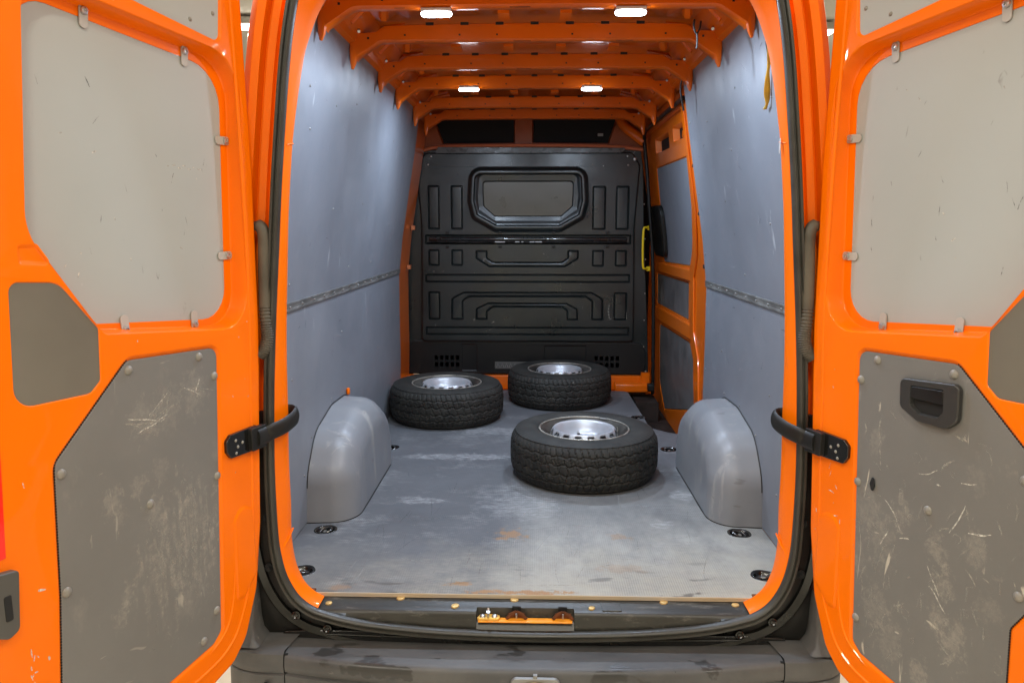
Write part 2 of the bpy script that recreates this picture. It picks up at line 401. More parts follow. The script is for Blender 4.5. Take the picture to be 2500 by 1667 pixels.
def plate(name, corners, w0, w1, mp, m, parent=None, rnd=.002, seg=6, **k):
    """flat plate with rounded front edge: front face at w1, back at w0"""
    f = lambda x, y, d: mp(x, y, w1 + d)
    g = sheet_vf(rpoly(corners, 0, seg), [], f, (rim_rings(corners, w1 - w0, rnd, seg), True))
    return g.obj(name, m, parent, **k)
def align(o, n):
    o.rotation_euler = Vector(n).to_track_quat('Z', 'Y').to_euler(); return o

def P_wall(z): return float(np.interp(z, [-.4, 0, .3, .6, .87, 1.12, 1.41, 1.68, 1.89, 2.05], [.915, .915, .905, .905, .902, .873, .825, .78, .75, .72]))
def walled(g, zs=(.15, .3, .45, .6, .75, .87, 1.0, 1.12, 1.26, 1.41, 1.55, 1.68, 1.79, 1.89)):
    """cut a (y, z, w) mesh at the heights where the van side bends, so that it can follow it"""
    me = bpy.data.meshes.new('tmp'); me.from_pydata(g.v, [], g.f); bm = bmesh.new(); bm.from_mesh(me)
    for z in zs: bmesh.ops.bisect_plane(bm, geom=bm.verts[:] + bm.edges[:] + bm.faces[:], plane_co=(0, z, 0), plane_no=(0, 1, 0))
    bm.verts.ensure_lookup_table(); bm.verts.index_update()
    v = [tuple(x.co) for x in bm.verts]; f = [tuple(q.index for q in fc.verts) for fc in bm.faces]; bm.free(); bpy.data.meshes.remove(me)
    return v, f
def wall_sheet(name, side, outline, feats, off, m, parent, rim=None, **k):
    """outline in (y, z); off = distance outside the lining surface; depth > 0 comes into the van"""
    g = sheet_vf(outline, feats, lambda a, b, d: (a, b, d), rim); v, f = walled(g)
    v = [(side * (P_wall(z) + off - w), y, z) for y, z, w in v]
    return raw(name, v, f, m, parent, wn=True, **k)

def chalk(name, color, a0, a1):
    m = mat(name, color, .8); nt = m.node_tree; b = nt.nodes['Principled BSDF']
    tc = nt.nodes.new('ShaderNodeTexCoord'); no = nt.nodes.new('ShaderNodeTexNoise'); no.inputs['Scale'].default_value = 130; no.inputs['Detail'].default_value = 4
    mr = nt.nodes.new('ShaderNodeMapRange'); mr.inputs[1].default_value = .38; mr.inputs[2].default_value = .62; mr.inputs[3].default_value = a0; mr.inputs[4].default_value = a1
    nt.links.new(tc.outputs['Object'], no.inputs['Vector']); nt.links.new(no.outputs['Fac'], mr.inputs[0]); nt.links.new(mr.outputs[0], b.inputs['Alpha']); return m
PALE_A = chalk('pale_scuff', (.46, .43, .36), .0, .65); PALE_B = chalk('faint_scuff', (.42, .39, .33), .0, .38); PALE_C = chalk('bright_scratch', (.66, .62, .53), .3, .95)
GREY_S = chalk('grey_scratch', (.52, .54, .57), .05, .6); DARK_S = chalk('dark_scratch', (.05, .05, .05), .05, .65)
rs = random.Random(11)
def strokes(name, mp, lines, m, parent):
    """thin worn marks lying on a surface: lines = [(2D points, width)]"""
    g = G()
    for pts, w in lines:
        P = [Vector(p) for p in pts]; n = len(P); v = []
        for i, p in enumerate(P):
            t = (P[min(i + 1, n - 1)] - P[max(i - 1, 0)]).normalized(); q = Vector((-t.y, t.x)); k = w * .5 * (.35 + .65 * math.sin(math.pi * (i + .5) / n)) * rs.uniform(.7, 1.3)
            v += [mp(*(p + q * k)), mp(*(p - q * k))]
        g.add(v, [(2 * i, 2 * i + 1, 2 * i + 3, 2 * i + 2) for i in range(n - 1)])
    return raw(name, g.v, g.f, m, parent, smooth=False, kind='stuff')
def wiggle(x, y, L, ang, curve=0.0, n=7, jit=.06):
    pts = [(x, y)]; a = ang
    for i in range(n): a += curve / n + rs.uniform(-jit, jit) * 3; x += L / n * math.cos(a); y += L / n * math.sin(a); pts.append((x, y))
    return pts

# ------------------------------------------------------------------ workshop around the van
raw('ground', [(-14, -14, GZ), (14, -14, GZ), (14, 20, GZ), (-14, 20, GZ)], [(0, 1, 2, 3)], GROUND, kind='structure')
raw('ceiling', *box_vf(-7, 7, -8, 12, CEIL, CEIL + .1), CEILM, kind='structure')
for nm, b in (('left_wall', (-7.2, -7, -8, 12)), ('right_wall', (7, 7.2, -8, 12)), ('end_wall', (-7.2, 7.2, 12, 12.2)), ('near_wall', (-7.2, 7.2, -8.2, -8))):
    w = raw(nm, *box_vf(*b, GZ, CEIL + .1), WALLM, kind='structure')
    if nm in ('end_wall', 'right_wall'):
        g = G()
        for z in (.3, 1.0, 1.7, 2.4, 3.1):
            g.add(*(box_vf(-6.9, 6.9, 11.97, 11.995, z, z + .03) if nm == 'end_wall' else box_vf(6.97, 6.995, -7.9, 11.9, z, z + .03)))
        g.obj('panel_joint', JOINT, w, kind='stuff')
for i, (x, y, rz) in enumerate(TUBES):
    lab = ['left ceiling lamp over the open left door', 'right ceiling lamp over the open right door', 'left ceiling lamp well behind the camera', 'right ceiling lamp well behind the camera', 'middle ceiling lamp just behind the camera', 'glowing ceiling lamp seen in the gap left of the van', 'far ceiling lamp beyond the right side of the van', 'ceiling lamp alongside the left flank of the van', 'farthest ceiling lamp, past the right front of the van'][i]
    t = thing('ceiling_lamp', lab, 'ceiling lamp', (x, y, CEIL), 'fluorescent lamps on the workshop ceiling')
    c, s = (.08, .65) if rz == 0 else (.65, .08)
    box('lamp_housing', x - c, x + c, y - s, y + s, CEIL - .11, CEIL - .03, LAMP_BODY, t, bev=.01)
    box('tube', x - c * .8, x + c * .8, y - s * .96, y + s * .96, CEIL - .145, CEIL - .11, TUBE_GLOW, t, bev=.01)
    area_lamp('lamp_light', (x, y, CEIL - .16), c * 2, s * 2, TUBE_POWER, TUBE_COL)

# ------------------------------------------------------------------ the van
van = thing('delivery_van', 'orange high roof van with both rear doors open onto a grey lined load space', 'van', (0, 0, GZ))

# rear opening path (half), from the sill corner up and over to the middle of the top
HALF = [(.69, -.024), (.725, -.003), (.757, .030), (.786, .085), (.803, .15), (.812, .24), (.813, .45), (.802, .70), (.786, .92), (.768, 1.12), (.752, 1.30), (.735, 1.46), (.712, 1.65), (.690, 1.78), (.668, 1.86), (.635, 1.91), (.58, 1.94), (.48, 1.953), (.2, 1.962), (0, 1.965)]
SILL = [(.69, -.024), (.62, -.045), (.55, -.060), (.45, -.073), (.3, -.085), (.15, -.091), (0, -.093)]
def mirror_path(h): a = [(-x, z) for x, z in h]; return a + [(x, z) for x, z in h[::-1][1:]]
def path2(pts, n=5): return [(p.x, p.y) for p in smooth_path([Vector((a, b, 0)) for a, b in pts], n)]
def sweep(path, secs, close=False, yfn=None):
    """path in xz; secs (offset outward, y). outward = away from the middle of the opening"""
    n = len(path); v = []; f = []; fn = secs if callable(secs) else (lambda x, z: secs); m = len(fn(0, 1))
    for i, (x, z) in enumerate(path):
        a = path[(i - 1) % n if close else max(i - 1, 0)]; b = path[(i + 1) % n if close else min(i + 1, n - 1)]
        t = Vector((b[0] - a[0], b[1] - a[1])).normalized(); nn = Vector((-t.y, t.x))
        if nn.dot(Vector((x, z - .95))) < 0: nn = -nn
        for o, y in fn(x, z): v.append((x + nn.x * o, y, z + nn.y * o))
    for i in range(n if close else n - 1):
        for k in range(m - 1):
            j = (i + 1) % n; f.append((i * m + k, i * m + k + 1, j * m + k + 1, j * m + k))
    return v, f
ring = path2(mirror_path(HALF))
def INNER(x, z):
    e = float(np.interp(z, [0, .04, .12, .3, .6, .85, 1.2, 1.45, 1.56, 1.70, 1.78, 1.85, 2], [-.016, -.017, -.024, -.036, -.034, -.024, -.0145, -.0145, -.020, -.030, -.045, -.060, -.075]))
    return [(-.010, -.068), (-.014, -.069), (-.0175, -.060), (e * .6 - .008, -.03), (e, 0), (e + .003, .010), (.02, .016), (.13, .022)]  # last points: unseen ring added behind the jamb to block light
OUTER = [(.012, -.068), (.019, -.060), (.022, -.036), (.036, -.033), (.040, -.046), (.060, -.050), (.064, -.026), (.074, -.026), (.079, -.058), (.100, -.064), (.122, -.048), (.138, -.010), (.146, .08), (.155, .35), (.24, 1.0), (.24, 3.9)]
g = G(); g.add(*sweep(ring, INNER)); up = [p for p in ring if p[1] > .60]; g.add(*sweep(up, OUTER))
# the plain flange the seal sits on
g.add(*sweep(ring, [(-.010, -.068), (.012, -.068)]))
body = g.obj('body_frame', ORANGE, van, sharp=50)
# moulded joint lines on the orange jamb
for s in (-1, 1):
    g = G(); g.add(*tube_vf([(s * .7755, .004, .225), (s * .782, -.03, .200), (s * .794, -.062, .180)], .0028, 6)); g.obj('jamb_seam', ORANGE, body)
    g = G(); g.add(*tube_vf([(s * .7225, .004, 1.435), (s * .7215, -.03, 1.43), (s * .7215, -.060, 1.425)], .0025, 6)); g.obj('jamb_seam', ORANGE, body)
# black lower pillar covers and the strip below the seal
low = [p for p in ring if p[1] <= .62]; L1 = [p for p in low if p[0] < 0][::-1]; R1 = [p for p in low if p[0] > 0]
sill_path = path2([(-x, z) for x, z in SILL] + [(x, z) for x, z in SILL[::-1][1:]], 4)
LOWSEC = [(.012, -.068), (.020, -.060), (.023, -.034), (.052, -.034), (.056, -.060), (.074, -.070), (.082, -.062)]
whole = [p for p in L1] + sill_path[1:-1] + [p for p in R1[::-1]]
g = G(); g.add(*sweep(whole, LOWSEC)); trim = g.obj('lower_pillar_trim', BLACK_GLOSS, van, sharp=50)
for s in (-1, 1):
    # outer lower pillar: black up to knee height, grey bumper horn below
    plate('pillar_cover', [(s * .842, .62, .004), (s * .965, .66, .01), (s * .985, -.22, .01), (s * .62, -.22, .01), (s * .62, -.085, .01), (s * .70, -.060, .02), (s * .775, .0, .04), (s * .818, .09, .06), (s * .838, .24, .06)], -.02, .0, lambda x, z, w: (x, -.048 - w, z), BLACK, van, rnd=.004)
    for (bx_, bz_) in ((.835, .28), (.838, .115)):
        v, f = lathe_vf([(0, .004), (.007, .003), (.009, -.004), (.014, -.006), (.015, -.010)], 14)
        o = raw('screw_hole', v, f, DARK, trim); o.location = (s * bx_, -.064, bz_); align(o, (0, -1, 0))
    for (bx_, bz_) in ((.755, -.038), (.655, -.083), (-.0, 0)):
        if bx_ <= 0: continue
        v, f = lathe_vf([(0, .002), (.006, .0), (.010, .003), (.014, .002), (.016, -.004)], 14)
        o = raw('trim_screw', v, f, BLACK_GLOSS, trim); o.location = (s * bx_, -.070, bz_); align(o, (0, -1, .1))
# rubber seal, all the way round
loop = path2(mirror_path(HALF[1:]))[:-1]
bottom = sill_path[::-1]
full = [p for p in ring] + [p for p in bottom[1:-1]]
v, f = sweep(full, [(-.013, -.068), (-.0145, -.078), (-.009, -.090), (-.004, -.092), (-.001, -.086), (.002, -.086), (.005, -.094), (.011, -.094), (.016, -.084), (.015, -.068)], close=True)
raw('door_seal', v, f, SEAL, van, sharp=60)

# threshold cover with the lock recess
def thr_profile(x):
    zp = float(np.interp(abs(x), [a for a, b in SILL][::-1], [b for a, b in SILL][::-1]))
    ze = min(zp + .014, -.026)
    nrm = [(.020, -.0135), (-.024, -.018), (-.052, -.024), (-.056, -.027), (-.060, -.034), (-.064, ze - .004 if ze < -.035 else ze), (-.070, ze)]
    mid = [(.020, -.0135), (-.026, -.0185), (-.034, -.0205), (-.036, -.046), (-.037, -.0535), (-.052, -.055), (-.070, ze)]
    t = 1.0 if -.178 < x < .134 else 0.0
    return [tuple(np.array(a) * (1 - t) + np.array(b) * t) for a, b in zip(nrm, mid)]
xs = sorted(set(list(np.round(np.linspace(-.69, .69, 60), 4)) + [-.1785, -.1775, .1335, .1345]))
v = []; f = []
for x in xs:
    for (y, z) in thr_profile(x): v.append((x, y, z))
for i in range(len(xs) - 1):
    for k in range(6): f.append((i * 7 + k, i * 7 + k + 1, (i + 1) * 7 + k + 1, (i + 1) * 7 + k))
threshold = raw('threshold_cover', v, f, THRESH, van, sharp=28)
for (x, y, k) in ((-.660, -.020, .8), (-.431, .012, 1), (-.248, -.026, 1), (-.058, .012, 1), (.191, -.028, .8), (.427, .010, 1), (.655, .000, .9)):
    vv, ff = lathe_vf([(0, .0035), (.007, .003), (.0130, .0018), (.0145, -.002)], 14)
    o = raw('brass_screw', vv, ff, GOLD, threshold); o.location = (x, y - .006, -.0135 + (y - .014) * .102); o.scale = (k, k * .8, 1); o.rotation_euler = (R(6), 0, random.random())
    vv, ff = box_vf(-.007, .007, -.0012, .0012, .0030, .0042)
plate('access_flap', [(.225, -.046, .004), (.285, -.046, .004), (.283, .004, .002), (.222, .004, .002)], -.002, .0014, lambda x, y, w: (x, y, -.0157 + y * .105 + w), THRESH, threshold, rnd=.001)
# lock striker: orange base rail, housing, two rusty spring catches
striker = box('striker_rail', -.172, .128, -.072, -.046, -.0530, -.0475, mat('worn_orange_metal', (.85, .30, .01), .45, coat=.4, var=.2, var_scale=30), van, bev=.002)
plate('striker_housing', [(-.176, -.066, .006), (-.108, -.066, .006), (-.102, -.047, .012), (-.118, -.038, .012), (-.165, -.038, .012)], 0, .006, lambda x, y, w: (x, y, -.0470 + w), mat('worn_yellow_metal', (.72, .42, .08), .5, metal=.3, var=.25, var_scale=40), striker)
for x in (-.158, -.120):
    vv, ff = lathe_vf([(0, .004), (.006, .003), (.009, .000), (.010, -.002)], 12); o = raw('housing_bolt', vv, ff, METAL, striker); o.location = (x, -.052, -.0385)
raw('striker_pin', *tube_vf([(-.140, -.058, -.045), (-.140, -.060, -.025), (-.140, -.050, -.014)], .0035, 8), METAL, striker)
raw('pin_head', *tube_vf([(-.140, -.062, -.024), (-.140, -.063, -.020)], .007, 8), METAL, striker)
for x in (-.050, .098):
    gg = G()
    for s in (-1, 1): gg.add(*tube_vf([(x, -.056, -.022), (x + s * .018, -.057, -.030), (x + s * .032, -.058, -.046)], .0022, 6, ry=.006))
    gg.add(*box_vf(x - .026, x + .026, -.050, -.048, -.046, -.030)); gg.obj('spring_catch', RUST, striker)
    raw('catch_pin', *tube_vf([(x, -.060, -.042), (x, -.062, -.026)], .0028, 8), METAL, striker)
    box('catch_slot', x - .014, x + .014, -.0365, -.030, -.030, -.0165, DARK, striker, bev=0)

# ------------------------------------------------------------------ rear bumper
vc = [(-.80, -.30, .005), (.80, -.30, .005), (.80, -.100, .01), (.70, -.094, .03), (.45, -.094, .03), (-.45, -.094, .03), (-.70, -.094, .03), (-.80, -.100, .01)]
val = plate('rear_valance', vc, 0, .012, lambda x, z, w: (x, -.052 - w, z), BLACK_GLOSS, van, rnd=.003)
raw('valance_bead', *tube_vf([(x, -.066, -.112 + .010 * (abs(x) / .7) ** 2) for x in np.linspace(-.66, .66, 21)], .003, 6), BLACK_GLOSS, val)
for x in (-.18, .26): box('valance_notch', x - .012, x + .012, -.0675, -.0640, -.125, -.112, DARK, val, bev=0)
def bumper_front(x): return -.208 + .045 * (abs(x) / .78) ** 2.6
g = G(); xs = np.linspace(-.765, .765, 41); v = []; f = []
prof_b = [(.0, .0), (1.0, -.004)]
for x in xs:
    yf = bumper_front(x); zz = -.128 + .014 * (abs(x) / .765) ** 3
    row = [(-.055, zz - .004), (-.068, zz - .001), (-.080, zz), (yf + .022, zz - .002), (yf + .008, zz - .005), (yf, zz - .014), (yf - .004, zz - .040), (yf - .001, zz - .058), (yf + .006, zz - .064), (yf + .006, zz - .068), (yf - .001, zz - .072), (yf - .004, zz - .16), (yf + .02, zz - .34)]
    v += [(x, a, b) for a, b in row]
m_ = 13
for i in range(len(xs) - 1):
    for k in range(m_ - 1): f.append((i * m_ + k, i * m_ + k + 1, (i + 1) * m_ + k + 1, (i + 1) * m_ + k))
bumper = raw('rear_bumper', v, f, BUMPER, van, sharp=45)
for s in (-1, 1):
    # corner: plan curve swept down, with a horn that rises beside the pillar
    plan = smooth_path([(.768, -.165, 0), (.86, -.160, 0), (.925, -.138, 0), (.965, -.09, 0), (.985, .02, 0), (.99, .4, 0)], 5)
    lev = [(.30, -.075, .35), (.12, -.045, .6), (.0, -.02, .85), (-.06, -.006, 1), (-.108, 0, 1), (-.125, .003, 1), (-.16, .006, 1), (-.176, .002, 1), (-.180, .006, 1), (-.26, .004, 1), (-.48, -.03, 1)]
    v = []; f = []
    for z, o_, q in [(-.110, -.012, 1), (-.118, 0, 1), (-.150, .005, 1), (-.176, .002, 1), (-.182, -.004, 1), (-.186, .002, 1), (-.27, .004, 1), (-.48, -.03, 1)]:
        for i, p in enumerate(plan):
            t = (plan[min(i + 1, len(plan) - 1)] - plan[max(i - 1, 0)]).normalized(); nn = Vector((t.y, -t.x, 0))
            v.append((s * (p.x + nn.x * o_), p.y + nn.y * o_, z))
    n_ = len(plan)
    for k in range(7):
        for i in range(n_ - 1): f.append((k * n_ + i, k * n_ + i + 1, (k + 1) * n_ + i + 1, (k + 1) * n_ + i))
    # top face back to the pillar
    b0 = len(v)
    for i, p in enumerate(plan): v.append((s * p.x * .97, max(p.y, -.058) + .004 if p.y > -.06 else -.058, -.104))
    for i in range(n_ - 1): f.append((i, i + 1, b0 + i + 1, b0 + i))
    corner = raw('bumper_corner', v, f, BUMPER, van, sharp=45)
    box('seam_backing', s * .768 - .012, s * .768 + .012, -.16, -.06, -.45, -.118, DARK, corner, bev=0)  # dark strip added so no light shows through the corner seam
    # horn rising between door and pillar
    secs = [(-.106, .850, .955, -.150), (-.085, .866, .955, -.140), (-.05, .872, .955, -.125), (0.0, .874, .952, -.108), (.06, .878, .945, -.098), (.085, .890, .940, -.085)]
    v = []; f = []
    for z, xa, xb, y in secs:
        v += [(s * xa, -.050, z), (s * xa, y + .010, z), (s * (xa + .008), y, z), (s * (xb - .018), y + .004, z), (s * xb, y + .03, z), (s * xb, .05, z)]
    for k in range(5):
        for i in range(5): f.append((k * 6 + i, k * 6 + i + 1, (k + 1) * 6 + i + 1, (k + 1) * 6 + i))
    raw('corner_horn', v, f, BUMPER, corner, sharp=60)
    vv, ff = lathe_vf([(0, -.002), (.007, -.002), (.009, .002), (.012, .001), (.013, -.003)], 16); o = raw('parking_sensor', vv, ff, BLACK, corner); o.location = (s * .822, -.178, -.215); align(o, (s * .3, -1, 0))
# tow cover with the pale ring under the step
tow = plate('socket_frame', [(-.062, -.30, .01), (.082, -.30, .01), (.082, -.222, .014), (.072, -.212, .01), (-.052, -.212, .01), (-.062, -.222, .014)], 0, .012, lambda x, z, w: (x, -.214 - w, z + .064), ALU, bumper)
raw('socket_ring', *tube_vf([(.01 + .055 * math.cos(a), -.230, -.192 + .034 * math.sin(a)) for a in np.linspace(0, 2 * math.pi, 33)], .004, 8), GOLD, tow)
plate('socket_well', [(-.048, -.222, .02), (.068, -.222, .02), (.068, -.160, .02), (-.048, -.160, .02)], 0, .0135, lambda x, z, w: (x, -.2145 - w, z), DARK, tow)
raw('socket_catch', *box_vf(.004, .016, -.224, -.212, -.150, -.136), ALU, tow)
red_t = box('tail_lamp', .880, .925, -.075, -.02, -.03, .16, mat('dark_red_lens', (.12, .003, .008), .2, coat=1), van, bev=.006)

# ------------------------------------------------------------------ load floor
RINGS = [(-.822, .528, 20), (-.806, .165, 35), (.812, .538, -20), (.800, .172, -35), (-.775, 1.66, 0), (.735, 1.66, 0), (.665, 2.35, 0), (-.82, 2.9, 0)]
def ring_corners(x, y, a, k=1.0):
    c, s = math.cos(R(a)), math.sin(R(a)); pts = [(-.046, -.028, .03), (.032, -.042, .03), (.046, .028, .03), (-.032, .042, .03)] if x < 0 else [(-.032, -.042, .03), (.046, -.028, .03), (.032, .042, .03), (-.046, .028, .03)]
    return [(x + (p * c - q * s) * k, y + (p * s + q * c) * k, r * k) for p, q, r in pts]
floor_c = [(-.715, .016, .006), (.722, .016, .006), (.765, .050, .03), (.915, .11, .02), (.915, 1.93, .01), (.79, 2.0, .03), (.700, 2.10, .05), (.686, 3.12, .05), (-.93, 3.14, .01), (-.915, .11, .02), (-.76, .050, .03)]
feats = [(ramp(ring_corners(x, y, a), 0, 0, .003, -.004, 3), False) for x, y, a in RINGS]
g = sheet_vf(rpoly(floor_c), feats, lambda x, y, d: (x, y, d), (rim_rings(floor_c, .012, .0015), False))
lfloor = g.obj('load_floor', MATM, van, sharp=40)
edge = raw('floor_edge', *box_vf(-.716, .722, .0100, .0142, -.0135, .0004), WOOD, lfloor)
bevel(edge, .001)
for i, (x, y, a) in enumerate(RINGS):
    c = ring_corners(x, y, a)
    cup = sheet_vf(rpoly(c, .030), [], lambda p, q, d: (p, q, -.022 + d), ([(rpoly(c, .030), 0), (rpoly(c, .012), .004), (rpoly(c, .006), .016), (rpoly(c, .003), .0225), (rpoly(c, -.003), .0245), (rpoly(c, -.006), .0222)], False))
    o = cup.obj('tie_down_cup', BLACK_GLOSS, lfloor, sharp=60)
    pts = [(x + .024 * math.cos(t), y + .019 * math.sin(t), -.004 + .007 * math.sin(t + a)) for t in np.linspace(0, 2 * math.pi, 25)]
    raw('tie_down_ring', *tube_vf(pts, .0042, 8), mat('dark_ring_metal', (.12, .12, .12), .22, metal=.8) if i == 0 else bpy.data.materials['dark_ring_metal'], lfloor)
    raw('ring_bolt', *tube_vf([(x, y - .006, -.016), (x, y - .008, -.003)], .007, 10), METAL, lfloor)
raw('floor_pan', *box_vf(-.955, .70, .06, 3.5, -.05, -.024), ORANGE_IN, van)
raw('floor_pan', *box_vf(.70, .955, .06, 1.92, -.05, -.024), ORANGE_IN, van)
# side step well beside the sliding door
g = G(); g.add(*box_vf(.690, .972, 1.96, 3.6, -.22, -.20)); g.add(*box_vf(.684, .700, 2.0, 3.5, -.20, -.014)); g.add(*box_vf(.70, .96, 1.90, 1.93, -.20, -.014)); g.add(*box_vf(.74, .90, 3.0, 3.3, -.20, -.06))
g.obj('step_well', WELL, van)
# dark corner bits where floor meets jamb
for s in (-1, 1): box('corner_plug', s * .730 - .014, s * .730 + .014, .012, .036, -.012, .004, RUST, lfloor, bev=.004)

# ------------------------------------------------------------------ side linings, inner body sides
def lining(side, y1, label):
    lo = [(.03, .004, .003), (y1, .004, .003), (y1, .892, .003), (.03, .892, .003)]
    hi = [(.03, .898, .003), (y1, .898, .003), (y1, 1.930, .02), (.03, 1.930, .02)]
    a = wall_sheet('lower_lining', side, rpoly(lo), [], 0, LINING, van, (rim_rings(lo, .008, .001), False))
    b = wall_sheet('upper_lining', side, rpoly(hi), [], -.002 if False else 0, LINING, van, (rim_rings(hi, .008, .001), False))
    st = [(.03, .880, .002), (y1 - .01, .880, .002), (y1 - .01, .912, .002), (.03, .912, .002)]
    s_ = wall_sheet('joint_strip', side, rpoly(st), [(ramp([(.07, .888, .002), (y1 - .02, .888, .002), (y1 - .02, .904, .002), (.07, .904, .002)], 0, 0, .002, -.0012, 2), True)], -.006, ALU, van, (rim_rings(st, .004, .001), False))
    base_me = bpy.data.meshes.new('screw'); vv, ff = lathe_vf([(0, .0025), (.0035, .002), (.0062, 0), (.0065, -.002)], 10); base_me.from_pydata(vv, [], ff); base_me.materials.append(ALU)
    base_me.polygons.foreach_set('use_smooth', [True] * len(base_me.polygons))
    def screw(par, y, z, off=.001):
        o = link('screw', base_me, par); o.location = (side * (P_wall(z) - off), y, z); align(o, (-side, 0, .1)); o.scale = (.8, .8, .8); return o
    y = .12
    while y < y1: screw(s_, y, .896, .0075); y += .155
    return a, b, screw
la, lb, scr_l = lining(-1, 2.75, 'left'); ra, rb, scr_r = lining(1, 1.66, 'right')
for y, z in ((.41, 1.675), (.77, 1.662), (.465, 1.537), (.914, 1.263), (1.09, 1.717), (2.0, 1.66), (.3, 1.2), (1.45, 1.3), (2.2, 1.2), (2.68, 1.62), (2.68, 1.2), (1.8, 1.0), (.42, .98), (1.3, 1.0)): scr_l(lb, y, z)
for y, z in ((.32, .15), (.45, .62), (1.5, .31), (.99, .425), (.66, .34), (.56, .21), (2.0, .5), (2.68, .6), (2.68, .2), (.32, .6), (1.2, .7)): scr_l(la, y, z)
for y, z in ((.33, 1.617), (.30, 1.449), (1.60, 1.70), (1.60, 1.35), (1.62, 1.05), (.9, 1.5), (1.1, 1.3), (.5, 1.2), (1.25, 1.66), (.75, 1.72), (.9, .99)): scr_r(rb, y, z)
for y, z in ((1.62, .7), (1.62, .45), (.42, .2), (.32, .25), (.95, .415), (1.22, .41), (.70, .35), (1.3, .60), (.55, .55)): scr_r(ra, y, z)
for s, par_l, par_u, y1 in ((-1, la, lb, 2.7), (1, ra, rb, 1.6)):
    wmp = lambda y, z: (s * (P_wall(z) - .0022), y, z)
    for par, z0, z1 in ((par_l, .45, .86), (par_u, .95, 1.8)):
        ls = [(wiggle(rs.uniform(.25, y1), rs.uniform(z0, z1), rs.uniform(.01, .09), rs.choice([1.57, .2, 2.9, 1.3]) + rs.uniform(-.3, .3), rs.uniform(-.6, .6), n=4), rs.uniform(.0015, .004)) for _ in range(34)]
        strokes('scratch_marks', wmp, ls, GREY_S, par)
        ls = [(wiggle(rs.uniform(.25, y1), rs.uniform(z0, z1), rs.uniform(.008, .05), rs.uniform(0, 3), rs.uniform(-.6, .6), n=4), rs.uniform(.002, .005)) for _ in range(14)]
        strokes('dark_marks', wmp, ls, DARK_S, par)
fl = []; fl2 = []
for _ in range(170):
    x, y = rs.uniform(-.65, .68), abs(rs.gauss(.1, .75)) + .03
    if y < 2.9: (fl if rs.random() < .6 else fl2).append((wiggle(x, y, rs.uniform(.02, .22), rs.choice([1.57, 1.45, 0.1, 2.9]) + rs.uniform(-.2, .2), rs.uniform(-.3, .3), n=6, jit=.02), rs.uniform(.0012, .004)))
strokes('scratch_marks', lambda x, y: (x, y, .0008), fl, chalk('floor_scratch', (.52, .52, .50), .0, .5), lfloor)
strokes('dark_marks', lambda x, y: (x, y, .0011), fl2, chalk('floor_dark_scratch', (.07, .07, .07), .0, .35), lfloor)
# small orange tag peeking over the left arch
box('orange_clip', -.903, -.888, 1.240, 1.262, .385, .418, ORANGE, van, bev=.006)

# inner body side behind the linings (orange, shows past their edges)
w_l = [(.03, -.05, .01), (3.6, -.05, .01), (3.6, 2.02, .01), (.03, 2.02, .01)]
wall_sheet('inner_side', -1, rpoly(w_l), [], .045, ORANGE_IN, van)
post_r = [(.03, -.15, .01), (2.03, -.15, .01), (2.035, .18, .03), (2.07, .42, .08), (2.20, .56, .1), (2.22, .93, .08), (2.10, 1.04, .1), (1.97, 1.30, .1), (1.93, 1.60, .05), (1.945, 1.84, .03), (3.6, 1.84, .02), (3.6, 2.02, .01), (.03, 2.02, .01)]
wall_sheet('inner_side', 1, rpoly(post_r), [], .030, ORANGE_IN, van, (rim_rings(post_r, .045, .008), False))
# raised rib and slots on the post that holds the sliding door
for a, b, w in ((1.25, 1.32, .010), (.965, 1.03, .012), (1.50, 1.53, .006)):
    box('post_slot', P_wall(a) + .0275, P_wall(a) + .0330, 1.80, 1.80 + w * 3, a + .0, b, DARK, van, bev=.001)
gg = G(); gg.add(*tube_vf([(P_wall(z) + .026, y, z) for y, z in ((1.88, .20), (1.92, .45), (2.06, .58), (2.08, .90), (1.95, 1.03), (1.86, 1.28), (1.84, 1.6), (1.84, 1.8))], .006, 8)); gg.obj('post_bead', ORANGE_IN, van)
# left front post strip seen between the lining and the bulkhead
pl = [(2.80, .02, .01), (3.24, .02, .01), (3.24, 1.86, .01), (2.80, 1.86, .01)]
wall_sheet('front_post', -1, rpoly(pl), [], .02, ORANGE_IN, van, (rim_rings(pl, .02, .008), False))
for z in (1.18, .90): box('post_bracket', -P_wall(z) - .012, -P_wall(z) + .012, 3.12, 3.16, z - .015, z + .015, mat('primer_bracket', (.55, .17, .06), .5) if z > 1 else bpy.data.materials['primer_bracket'], van, bev=.002)

